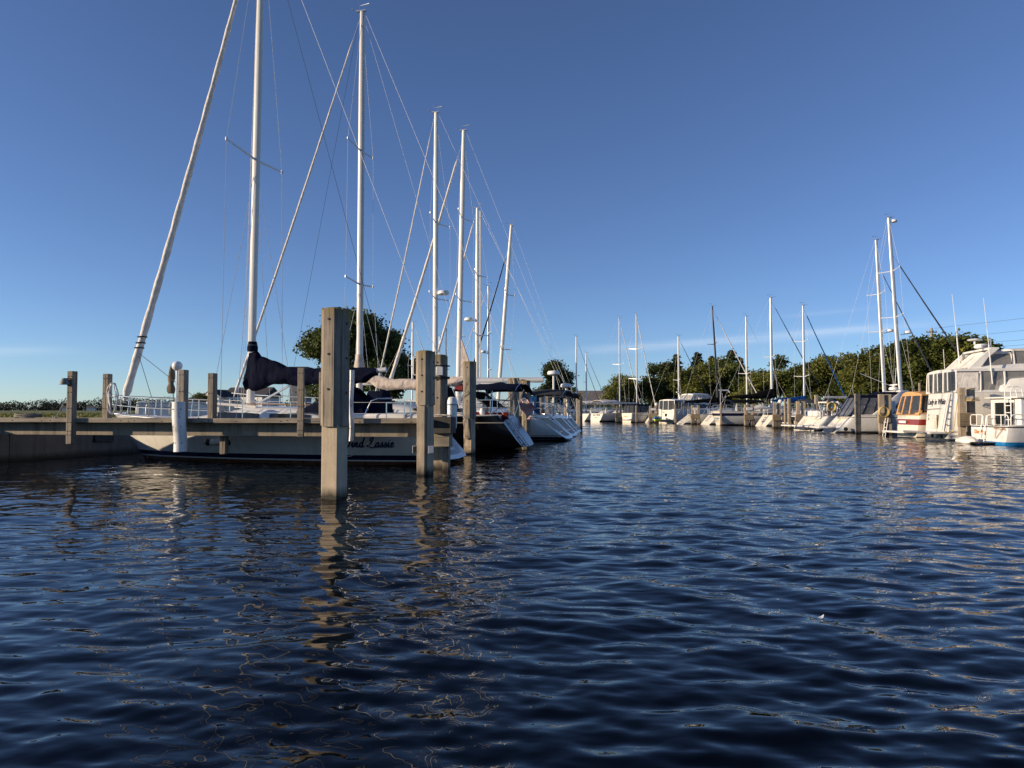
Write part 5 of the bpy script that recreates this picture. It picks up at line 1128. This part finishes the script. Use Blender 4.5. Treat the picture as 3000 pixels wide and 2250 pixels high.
# rounded deckhouse side and flybridge
rings = []
for x, w_, za, zb in ((2.0, 1.75, 2.2, 2.5), (2.15, 1.98, 2.1, 2.9), (2.6, 2.06, 2.05, 3.08), (3.6, 2.08, 2.05, 3.16), (5.5, 2.0, 2.05, 3.2), (7.4, 1.6, 2.05, 2.9), (8.6, 1.1, 2.05, 2.3)):
    rings.append([(x, w_ * k, z) for k, z in ((1, za), (1.0, lerp(za, zb, .6)), (.93, lerp(za, zb, .92)), (.8, zb), (-.8, zb), (-.93, lerp(za, zb, .92)), (-1.0, lerp(za, zb, .6)), (-1, za))])
mb = MB(); mb.loft(rings); mb.obj("deckhouse", M['gel'], lw, smooth=50)
mb = MB(); mb.loft([[(x, 1.75 * k, z) for k, z in ((1, 3.38), (.95, zz_), (-.95, zz_), (-1, 3.38))] for x, zz_ in ((1.0, 3.5), (1.7, 3.62), (3.0, 3.72), (4.6, 3.6), (5.6, 3.42))]); mb.obj("flybridge", M['gel'], lw, smooth=50, bevel=.03)
enclosure(lw, 1.3, 2.9, 1.5, 3.6, 4.24, .75, 0, M['whitec'], M['vinyl_shade'], M['whitec'], posts=1, taper=.88, post_r=.03, aft=M['whitec']); enclosure(lw, 2.95, 5.4, 1.55, 3.66, 4.36, .0, .9, M['whitec'], M['vinyl_shade'], M['whitec'], posts=3, taper=.92, post_r=.035)
mb = MB()
for sd in (1, -1): mb.loft([[(x, sd * 1.62, z), (x + dd, sd * 1.62, z), (x + dd, sd * 1.52, z), (x, sd * 1.52, z)] for x, z, dd in ((.9, 3.5, .55), (1.45, 4.05, .38), (1.9, 4.46, .4))])
mb.box((2.1, 0, 4.48), (.42, 3.2, .10)); mb.obj("radar_arch", M['gel'], lw, bevel=.02)
radome(lw, (2.05, -.4, 4.68), .36); mb = MB(); mb.lathe([(0, 0), (.30, .0), (.34, .04), (.2, .09), (0, .1)], (1.75, -.3, 4.98), 16); mb.lathe([(.05, -.2), (.05, .02)], (1.75, -.3, 4.98), 8); mb.obj("satellite_dome", M['white'], lw)
text_mesh("lettering", "Raymarine", .10, M['text'], lw, (2.05, -.772, 4.665), (PI / 2, 0, 0), .2)
tubepart("light_mast", [(2.3, -.7, 4.5), (2.3, -.7, 4.98), (2.3, -.7, 5.04)], .035, M['white'], lw)
a1, a2 = centre(lw, 2815, 1.4), centre(lw, 2909, -1.98)
for x, y, z0, z_ in ((a1[0], 1.4, 3.4, at(2815, 862, a1[1]).z), (a2[0], -1.98, 2.75, at(2905, 872, a2[1]).z)):
    mb = MB(); mb.tube([(x, y, z0), (x - .12, y, lerp(z0, z_, .45))], .03, 6); mb.tube([(x - .12, y, lerp(z0, z_, .45)), (x - .3, y, z_)], [.018, .009], 6); mb.obj("antenna", M['white'], lw)
tubepart("antenna", [(.55, .2, 3.5), (.5, .2, 4.6)], .012, M['white'], lw)
text_mesh("lettering", "Lady in White", .42, M['text'], lw, (lh.x(0, 1.95) - .02, .42, 1.92), (PI / 2 - math.atan2(lh.ts, lh.fb0), 0, -PI / 2), .25, bold=.004)
text_mesh("lettering", "Ville de\nSylvan", .17, M['text'], lw, (lh.x(0, 1.15) - .02, 1.15, 1.15), (PI / 2 - math.atan2(lh.ts, lh.fb0), 0, -PI / 2), .25)
mb = MB(); mb.tube([(lh.x(0, 1.5) - .03, y, 1.52 + .06 * (1 - y * y / 3)) for y in (1.75, 1.1, .4, -.3)], .022, 6); mb.obj("stern_rail", M['steel'], lw)
mb = MB(); mb.box((.0, .35, .95), (.06, .9, .72)); mb.obj("stern_door", M['gel2'], lw, bevel=.03)
mb = MB(); mb.tube([(lh.x(0, .8) - .3, -1.35, .5), (lh.x(0, 2) - .1, -1.3, 2.3)], .035, 6); mb.tube([(lh.x(0, .8) - .3, -1.7, .5), (lh.x(0, 2) - .1, -1.65, 2.3)], .035, 6)
for z in (.8, 1.1, 1.4, 1.7, 2.0): mb.tube([(lerp(-.2, .15, z / 2.2), -1.35, z), (lerp(-.2, .15, z / 2.2), -1.7, z)], .03, 6)
mb.obj("boarding_ladder", M['gel'], lw)
for z, x1 in ((.30, 9), (.50, 8)): tubepart("rub_rail", [(.0, -lh.y(.2, z) - .02, z)] + [(x, -lh.y(x, z) - .02, z) for x in (1.5, 3, 5, 7)], .045, M['gel'], lw)
for y in (-1.0, .2): mb = MB(); mb.tube([(-.06, y, .22), (-.14, y, .22)], .10, 12); mb.obj("exhaust", M['black'], lw)
mb = MB(); mb.tube([(-1.02, -1.5, .40), (-1.02, 1.5, .40)], .05, 8); mb.obj("rub_rail", M['grey'], lw)
# blue bottomed house boat at the edge
hb_h = hull_mat("blue bottomed hull", (.76, .75, .72), [(.76, .81, (.02, .02, .03))], (.02, .20, .48), .17, dirt=.2)
hb, hh_ = motorboat("white cabin boat with a blue bottom, white tube railings and orange lettering on its stern", 2893, 30.9, 8.6, 2.9, .84, 1.2, -4, hb_h, tm=hb_h, ts=.06, platform=0, ws=.98)
mb = MB(); mb.box((3.1, .1, 1.42), (4.6, 2.1, 1.2)); mb.obj("cabin", M['gel'], hb, bevel=.05)
mb = MB(); mb.box((3.1, .1, 2.05), (5.0, 2.35, .08)); mb.obj("cabin_roof", M['gel'], hb, bevel=.03)
mb = MB(); mb.box((.79, .1, 1.36), (.02, 1.3, .95)); mb.obj("sliding_door", M['glass'], hb); mb = MB(); [mb.box((.775, y, 1.36), (.02, .05, .95)) for y in (-.55, .1, .75)]; mb.obj("door_frame", M['alu'], hb)
for x in (1.45, 2.5, 3.6): mb = MB(); mb.box((x, -.96, 1.5), (.85, .02, .62)); mb.obj("window", M['glass'], hb); mb = MB(); mb.box((x, -.972, 1.17), (.95, .02, .05)); mb.box((x, -.972, 1.83), (.95, .02, .05)); mb.obj("window_frame", M['white'], hb)
def hoop(x0, y0, x1, y1, zb, zt, nv, root):
    mb = MB(); a, b_ = Vector((x0, y0, 0)), Vector((x1, y1, 0)); d = b_ - a; e = d.normalized() * .12
    mb.tube([a + Vector((0, 0, zb)), a + Vector((0, 0, zt - .12)), a + e * .4 + Vector((0, 0, zt - .03)), a + e + Vector((0, 0, zt)), b_ - e + Vector((0, 0, zt)), b_ - e * .4 + Vector((0, 0, zt - .03)), b_ + Vector((0, 0, zt - .12)), b_ + Vector((0, 0, zb))], .024, 8)
    for k in range(1, nv + 1): q = a + d * (k / (nv + 1)); mb.tube([q + Vector((0, 0, zb)), q + Vector((0, 0, zt))], .022, 6)
    mb.obj("railing", M['white'], root)
hoop(.06, 1.38, .06, .42, .84, 1.30, 1, hb); hoop(.06, .12, .06, -1.36, .84, 1.30, 2, hb); hoop(.15, -1.38, 3.6, -1.42, .86, 1.32, 5, hb)
mb = MB(); ln = [(.62, y) for y in (-.62, -.22)]
for x, y in ln: mb.tube([(x, y, .9), (x, y, 2.35), (x + .1, y, 2.5), (x + .3, y, 2.52), (x + .45, y, 2.4), (x + .5, y, 2.1)], .022, 6)
for z in (1.1, 1.4, 1.7, 2.0): mb.tube([(.62, -.62, z), (.62, -.22, z)], .02, 6)
mb.obj("roof_ladder", M['white'], hb); hoop(1.0, -1.0, 4.8, -1.0, 2.09, 2.5, 6, hb)
mb = MB(); [mb.tube([(-.10, y, -.2), (-.06, y, .55), (.02, y, .95), (.06, y, 1.28)], .022, 6) for y in (.16, .46)]; [mb.tube([(-.09, .16, z), (-.09, .46, z)], .02, 6) for z in (.0, .25, .5)]; mb.obj("boarding_ladder", M['white'], hb)
mb = MB(); mb.box((-.35, -.15, .10), (.7, .8, .06)); mb.obj("swim_step", M['black'], hb, bevel=.02)
text_mesh("lettering", "Dee Bug", .24, M['text_or'], hb, (hh_.x(0, .55) - .016, .62, .55), (PI / 2 - .07, 0, -PI / 2), 0, bold=.006)
mb = MB()
for y0, lean, hgt in ((-.55, .0, .44), (-.62, -.36, .40)):
    base = Vector((-.02, y0, .30)); tip = Vector((.0, y0 + lean - .08, .30 + hgt)); mb.tube([base, lerp(base, tip, .5) + Vector((0, .04, 0)), tip], .012, 5)
    for k in range(6):
        a = R(-20 + 44 * k); mb.tube([tip, tip + Vector((-.004, .11 * math.cos(a), .03 + .07 * math.sin(a))), tip + Vector((-.004, .18 * math.cos(a), .04 * math.sin(a) - .05))], .009, 4)
mb.obj("palm_emblem", basic("brown emblem paint", (.30, .16, .08), .5), hb)
p = at(2858, 1294, 30.6); o = thing("dinghy", "small grubby white covered dinghy floating behind the blue bottomed boat", "dinghy", (20.15, 31.55, .12), R(90))
mb = MB(); rings = []
for q in range(13):
    u = q / 12; x = lerp(-.62, .62, u); s_ = math.sin(PI * u) ** .45 * .3 + .02
    rings.append([(x + .02 * math.sin(a * 3), s_ * math.cos(a) * (1 + .08 * math.sin(a * 4 + x * 7)), (.02 + .20 * max(0, math.sin(a)) * s_ / .3 + .16 * min(0, math.sin(a)) * s_ / .3) * (1 + .12 * math.sin(x * 9 + a * 2))) for a in [2 * PI * k / 18 for k in range(18)]])
mb.loft(rings); mb.obj("cover", M['fend'], o, smooth=70); mb = MB(); mb.tube([(-.6, .02, .1), (-.2, .3, .12), (.3, .3, .12), (.6, 0, .1)], .02, 6); mb.obj("grab_line", M['rope'], o)

# ------------------------------------------------------------------ trees
def quads_from(cent, nrm_rand, size, asp, rg):
    n = len(cent); a = rg.normal(size=(n, 3)); a /= np.linalg.norm(a, axis=1, keepdims=True)
    b_ = rg.normal(size=(n, 3)); b_ -= a * (a * b_).sum(1, keepdims=True); b_ /= np.linalg.norm(b_, axis=1, keepdims=True)
    s_ = (size * rg.uniform(.6, 1.3, n))[:, None]
    return np.stack([cent - a * s_, cent + b_ * s_ * asp, cent + a * s_, cent - b_ * s_ * asp], 1).reshape(-1, 3)
def broad_crown(seed, H, Wd, leaf, nclump, per, zlow=.18, lobes=11, cl=.085):
    """leaf clumps strung along limbs in several uneven lobes"""
    rg = np.random.RandomState(seed); cent = []; lob = []
    for k in range(lobes):
        a = 2 * PI * k / lobes + rg.uniform(-.4, .4); zz_ = rg.uniform(zlow + .18, .80); rr = rg.uniform(.18, .36) * (1.2 - .65 * zz_)
        lob.append((np.array([math.cos(a) * rr * Wd, math.sin(a) * rr * Wd, zz_ * H]), rg.uniform(.12, .20)))
    lob.append((np.array([rg.uniform(-.05, .05) * Wd, rg.uniform(-.05, .05) * Wd, .82 * H]), .15)); lob.append((np.array([0, 0, .45 * H]), .24))
    for k in range(nclump):
        c, r_ = lob[k % len(lob)]; d = rg.normal(size=3); d /= np.linalg.norm(d); q = r_ * rg.uniform(.35, 1.06) ** .6
        p = c + d * np.array([Wd, Wd, H * .75]) * q
        if p[2] < zlow * H: p[2] = zlow * H + rg.uniform(0, .1) * H
        m = rg.poisson(per); e = rg.normal(size=(m, 3)) * np.array([cl * Wd * .5, cl * Wd * .5, cl * H * .28]); cent.append(p + e)
    return np.concatenate(cent), lob, rg
def tree_limbs(H, lob, r0=.2):
    mb = MB(); mb.tube([(0, 0, -.4), (.05, .02, H * .2), (-.04, .05, H * .42), (.03, 0, H * .75)], [r0 * 1.25, r0, r0 * .7, r0 * .2], 9)
    for c, _ in lob: c = Vector(c); z0 = H * rnd.uniform(.14, .32); mb.tube([(0, 0, z0), (c.x * .45, c.y * .45, lerp(z0, c.z, .45) + .1 * H * .3), c], [r0 * .55, r0 * .35, r0 * .1], 6)
    return mb
def plant(name, label, cat, crown, trunk, px, top, Y, rz, sc_=(1, 1, 1), group=None, H=None, base=LZ):
    zs = np.empty(len(crown[1].vertices) * 3, dtype=np.float32); crown[1].vertices.foreach_get('co', zs); H = float(np.percentile(zs[2::3], 99.7))
    p = at(px, 1200, Y); z = at(px, top, Y).z; k = (z - base) / H
    o = thing(name, label, cat, (p.x, Y, base), rz, group=group); o.scale = (k * sc_[0], k * sc_[1], k)
    for src in (crown, trunk):
        if src is None: continue
        c = bpy.data.objects.new(src[0], src[1]); col.objects.link(c); c.parent = o
    return o
def mk(name, V, mat):
    Fq = np.arange(len(V)).reshape(-1, 4); o = big(name, V, Fq, mat); me = o.data; bpy.data.objects.remove(o); return me
def mkt(mb): o = mb.obj("trunk", M['bark']); me = o.data; bpy.data.objects.remove(o); return me
kinds = []
for sd, Wd, leafm, per in ((1, 1.05, 'leaf_a', 15), (2, .85, 'leaf_b', 15), (3, 1.25, 'leaf_d', 15), (4, .95, 'leaf_b', 15)):
    c, lob, rg = broad_crown(sd, 10, 10 * Wd, .22, 620, per, zlow=.06)
    kinds.append((("crown", mk("crown", quads_from(c, 0, np.full(len(c), .23), .55, rg), M[leafm])), ("trunk", mkt(tree_limbs(10, lob, .2)))))
# the big nearer tree has finer leaves
c, lob, rg = broad_crown(9, 12, 13.5, .2, 2000, 20, zlow=.05, lobes=10, cl=.085)
bigk = (("crown", mk("crown", quads_from(c, 0, np.full(len(c), .20), .5, rg), M['leaf_b'])), ("trunk", mkt(tree_limbs(12, lob, .26))))
c, lob, rg = broad_crown(12, 10, 6.6, .2, 900, 20, zlow=.05, lobes=6, cl=.10)
roundk = (("crown", mk("crown", quads_from(c, 0, np.full(len(c), .19), .55, rg), M['leaf_b'])), ("trunk", mkt(tree_limbs(10, lob, .2))))
# conifer: tiers of drooping boughs
rg = np.random.RandomState(5); cent = []
mbt = MB(); mbt.tube([(0, 0, -.4), (0, 0, 5), (0, 0, 9.9)], [.2, .13, .02], 8)
for z0 in np.arange(.7, 9.9, .42):
    rr = 3.3 * (1 - z0 / 10.15) ** .85 * rg.uniform(.85, 1.1); nb = 7 + rg.randint(0, 3)
    for k in range(nb):
        a = rg.uniform(0, 2 * PI); L_ = rr * rg.uniform(.65, 1.2); z = z0 + rg.uniform(-.25, .25); u = np.linspace(.15, 1, 9)[:, None]
        tip = np.array([math.cos(a) * L_, math.sin(a) * L_, z - .34 * L_]); line = np.array([0, 0, z]) * (1 - u) + tip * u + np.array([0, 0, .12]) * u * u
        for q in line: cent.append(q + rg.normal(size=(8, 3)) * np.array([.11, .11, .06]))
        if k % 2 == 0: mbt.tube([(0, 0, z), tuple(tip)], [.035, .01], 4)
c = np.concatenate(cent); conk = (("crown", mk("crown", quads_from(c, 0, np.full(len(c), .19), .38, rg), M['leaf_c'])), ("trunk", mkt(mbt)))
plant("broadleaf_tree", "big spreading tree behind the first two sailboats' masts", "tree", *bigk, 1042, 920, 100, .4, (1.0, 1.0, 1), None, 12)
plant("broadleaf_tree", "bushy shadowed tree beside the big tree, right behind the oatmeal sail cover", "tree", *kinds[1], 1150, 975, 108, 2.1, (.9, .9, 1), None, 10)
plant("broadleaf_tree", "lone round tree behind the radar pole of the charcoal awning boat", "tree", *roundk, 1628, 1060, 116, .9, (1.5, 1.5, 1), None, 10)
plant("shrub", "small shrub on the bank right of the first dock boxes", "shrub", *kinds[2], 588, 1152, 75, 1.0, (1.2, 1.2, 1), None, 10)
plant("shrub", "low dark shrub below the lone round tree", "shrub", *kinds[1], 1683, 1135, 112, 1.0, (.8, .8, 1), None, 10)
L_ = [(1800, 1130, 140, 0, 1.2, "low leafy tree at the end of the grey roof"), (1822, 1098, 138, 2, .9, "rounded tree behind the two white furled headsails"), (1868, 1122, 142, 0, 1.1, "mid green tree right of the rounded one behind the white headsails"), (1915, 1068, 140, 1, .85, "dark tall tree left of the first conifer"), (1955, 1062, 146, 3, .95, "dark tree close beside the first conifer"),
      (2012, 1085, 136, 0, 1.2, "light green tree in front of the pair of conifers"), (2062, 1068, 135, 2, 1.1, "broad light green tree behind the flybridge trawler"), (2105, 1050, 142, 0, 1.0, "tall light green tree behind the black mast"), (2160, 1068, 134, 1, 1.2, "dark bushy tree right of the black mast"), (2205, 1088, 140, 3, .8, "narrow dark tree behind the slim mast with wires only"),
      (2240, 1085, 128, 2, 1.2, "wide tree behind the black sail cover"), (2285, 1045, 130, 1, 1.0, "tall dark tree right of the black sail cover"), (2330, 1076, 126, 0, 1.1, "green tree behind the globe light"), (2380, 1062, 124, 3, 1.1, "dark tree behind the bright blue headsail"), (2425, 1042, 122, 2, .9, "pale topped tree right of the bright blue headsail"), (2470, 1086, 118, 1, 1.2, "low dark tree behind the grey boom"),
      (2535, 1062, 112, 0, 1.2, "green tree just left of the two tallest masts"), (2570, 1018, 105, 2, 1.15, "broad tree behind the lower of the two close masts"), (2635, 1008, 100, 1, 1.2, "dark broad tree behind the tallest opposite mast"), (2705, 992, 98, 3, 1.1, "high tree just below the utility pole"), (2765, 984, 96, 0, 1.2, "highest tree, behind the white aft cabin yacht's radar"), (2830, 992, 95, 2, 1.0, "tree right of the highest tree behind the yacht's flybridge"),
      (2895, 1000, 98, 1, 1.2, "flat topped tree seen above the covered flybridge"), (2960, 1035, 94, 3, 1.2, "tree seen through the flybridge windows at the frame edge"), (3040, 1030, 96, 0, 1.2, "tree beyond the frame edge behind the yacht")]
for i, (px, top, Y, k, wd, lab) in enumerate(L_):
    plant("broadleaf_tree", lab, "tree", *kinds[k], px, top, Y, i * 1.37, (wd, wd, 1), "trees behind the opposite slips", 10)
for px, top, Y, wd, lab in ((1983, 1040, 150, 1.1, "first dark conifer, behind the slim mast with the dark headsail"), (2045, 1034, 150, 1.2, "conifer with spreading tiers between two masts"), (2088, 1045, 156, 1.0, "conifer peeping over the light green trees left of the black mast"), (2145, 1028, 150, 1.2, "tall conifer just right of the black mast"), (2170, 1048, 158, 1.0, "last conifer, hidden to the shoulder by a dark bushy tree")):
    plant("conifer", lab, "tree", *conk, px, top, Y, px * .7, (wd, wd, 1), "conifers behind the opposite slips", 10)
# undergrowth under that row
rg = np.random.RandomState(8); n = 15000; px_ = rg.uniform(1765, 3250, n); Yt = 150 - (px_ - 1765) * .055 + rg.uniform(-8, 8, n)
cx = (px_ - 1500) / F * Yt; hz = 2.2 * np.abs(np.sin(px_ * .06) * .5 + np.sin(px_ * .023) * .5) + .9
c = np.stack([cx, Yt, LZ + rg.uniform(0, 1, n) * hz], -1)
u_ = big("undergrowth", quads_from(c, 0, np.full(n, .28), .55, rg), np.arange(n * 4).reshape(-1, 4), M['leaf_b']); tag(u_, "dense low undergrowth beneath the trees behind the opposite slips", "undergrowth", kind='stuff')
# far wood across the meadow
rg = np.random.RandomState(21); Vs = []
for k in range(420):
    x = rg.uniform(-1250, -330) if k < 320 else rg.uniform(-330, 350); Y = rg.uniform(880, 960); Hh = rg.uniform(9, 15.5) * (1 + .2 * math.sin(x * .011)); Hh *= 1.1; Wd = Hh * rg.uniform(1.2, 2.0); m = 130
    d = rg.normal(size=(m, 3)); d /= np.linalg.norm(d, axis=1, keepdims=True); q = rg.uniform(.3, 1, m)[:, None] ** .5
    c = np.array([x, Y, Hh * .44 + LZ]) + d * q * np.array([Wd * .5, Wd * .5, Hh * .5]); c[:, 2] = np.maximum(c[:, 2], LZ); Vs.append(quads_from(c, 0, np.full(m, 1.0), .6, rg))
for k in range(300):
    x = rg.uniform(-1250, 350); m = 70; d = rg.normal(size=(m, 3)); d /= np.linalg.norm(d, axis=1, keepdims=True)
    c = np.array([x, rg.uniform(870, 890), LZ + 1.5]) + d * np.array([8, 3, 2.6]); c[:, 2] = np.maximum(c[:, 2], LZ); Vs.append(quads_from(c, 0, np.full(m, 1.0), .6, rg))
V = np.concatenate(Vs); fw = big("far_wood", V, np.arange(len(V)).reshape(-1, 4), M['leaf_far_haze']); tag(fw, "long low dark wood on the horizon beyond the meadow", "wood", kind='stuff')
rg = np.random.RandomState(31)
for k, (px, lab) in enumerate(((196, "tiny white house before the far wood, near the post with the hooded lamp"), (268, "tiny pale house in front of the far wood, midway between the first two posts"))):
    p = at(px, 1200, 860); o = thing("far_house", lab, "house", (p.x, 860, LZ), .3, group="tiny houses before the far wood")
    mb = MB(); mb.box((0, 0, 1.4), (9, 7, 2.8)); mb.obj("wall", M['siding'], o); mb = MB(); mb.prism([(-4, 2.8), (4, 2.8), (0, 5.4)], 10, 'x', -5); mb.obj("roof", M['shingle'], o)

# ------------------------------------------------------------------ buildings
p = at(690, 1200, 130); o = thing("house", "small white gabled house with a porch, behind the first sailboat's mast foot", "house", (p.x, 130, LZ), R(-14))
mb = MB(); mb.box((1.6, 2.5, 1.4), (8.4, 6, 2.8)); mb.obj("wall", M['siding'], o); mb = MB(); mb.box((-3.6, 0, 1.4), (3.2, 4, 2.8)); mb.obj("gable_wing", M['siding'], o)
mb = MB(); mb.prism([(-.6, 2.75), (5.6, 2.75), (2.5, 4.6)], 9.2, 'x', -2.9); mb.obj("roof", M['shingle_dark'], o)
mb = MB(); mb.prism([(-5.6, 2.75), (-1.6, 2.75), (-3.6, 4.15)], 7, 'y', -2.3); mb.obj("roof", M['shingle_dark'], o)
mb = MB(); mb.prism([(-5.25, 2.79), (-1.95, 2.79), (-3.6, 3.95)], .06, 'y', -2.37); mb.obj("pediment", M['siding'], o)
mb = MB(); [mb.tube([(-5.65, -2.38, 2.72), (-3.6, -2.38, 4.2)], .09, 4), mb.tube([(-1.55, -2.38, 2.72), (-3.6, -2.38, 4.2)], .09, 4)]; mb.obj("barge_board", M['white'], o)
mb = MB(); mb.tube([(-3.6, -2.39, 3.3), (-3.6, -2.44, 3.3)], .3, 12); mb.obj("round_vent", M['shingle_dark'], o)
for x, y, wd in ((-4.3, -2.02, 1.3), (-2.6, -2.02, .9), (1.2, -.52, 1.6), (4.0, -.52, 1.4)):
    mb = MB(); mb.box((x, y, 1.6), (wd, .06, 1.5)); fo = mb.obj("window", M['white'], o)
    mb = MB(); mb.box((x, y - .03, 1.6), (wd - .18, .05, 1.3)); mb.obj("pane", M['glass'], fo)
for x in (-.2, 2.6, 5.4): mb = MB(); mb.box((x, -1.4, 1.3), (.16, .16, 2.6)); mb.obj("porch_post", M['white'], o)
p = at(1735, 1200, 165); o = thing("long_building", "long low building with a grey brown shingled roof, left of the opposite trees", "building", (p.x, 165, LZ), R(-2))
mb = MB(); mb.box((0, 4, 1.1), (17, 8, 2.2)); mb.obj("wall", M['siding'], o); mb = MB(); mb.prism([(-1.0, 1.6), (9, 1.6), (4, 5.0)], 18, 'x', -9); mb.obj("roof", M['shingle'], o)
for x in (-5, -1, 3, 6.5): mb = MB(); mb.box((x, -.03, 1.0), (1.4, .06, 1.0)); mb.obj("window", M['glass'], o)
p = at(872, 1200, 140); o = thing("flat_roofed_building", "dark flat roofed building just left of the big tree's foot", "building", (p.x, 140, LZ), 0)
mb = MB(); mb.box((0, 2, 4.3), (3.2, 4, 8.6)); mb.obj("wall", basic("grey boarding", (.22, .22, .23), .8, var=.2), o); mb = MB(); mb.box((0, 2, 8.75), (3.7, 4.5, .35)); mb.obj("roof", M['shingle_dark'], o); mb = MB(); mb.box((0, -.02, 6.6), (1.3, .06, 1.1)); mb.obj("window", M['glass'], o)
# utility pole and its lines
p = at(2734, 1200, 150); zt = at(2734, 961, 150).z
o = thing("utility_pole", "grey wooden utility pole above the opposite trees", "pole", (p.x, 150, LZ))
mb = MB(); mb.tube([(0, 0, -.5), (0, 0, zt - LZ)], [.32, .24], 10); mb.obj("shaft", M['wood_new'], o); mb = MB(); mb.box((0, 0, zt - LZ - .9), (2.3, .16, .2)); mb.obj("crossarm", M['wood_z'], o)
mb = MB(); [mb.lathe([(.08, 0), (.11, .1), (.05, .3)], (x, 0, zt - LZ - .8), 8) for x in (-1, -.4, .4, 1)]; mb.obj("insulator", M['grey'], o)
mb = MB(); mb.box((1.0, -.2, zt - LZ - 4.2), (1.8, .1, .12)); mb.obj("crossarm", M['wood_z'], o)
for y0, pts, lab in ((0, ((2738, 962), (2860, 948), (3060, 926)), "highest overhead line running right from the utility pole"), (0, ((2745, 994), (2880, 980), (3060, 962)), "overhead line just below the highest one"), (0, ((2745, 1020), (2890, 1004), (3060, 990)), "overhead line passing behind the yacht's long antenna"), (0, ((2745, 1030), (2900, 1018), (3060, 1005)), "lowest overhead line, just above the flybridge canvas")):
    P_ = [at(a, b_, Yq) for (a, b_), Yq in zip(pts, (150, 138, 122))]; o = thing("overhead_line", lab, "cable", P_[0], group="overhead lines by the utility pole"); mb = MB(); mb.tube([q - P_[0] for q in P_], .022, 4); mb.obj("wire", M['wire_dark'], o)
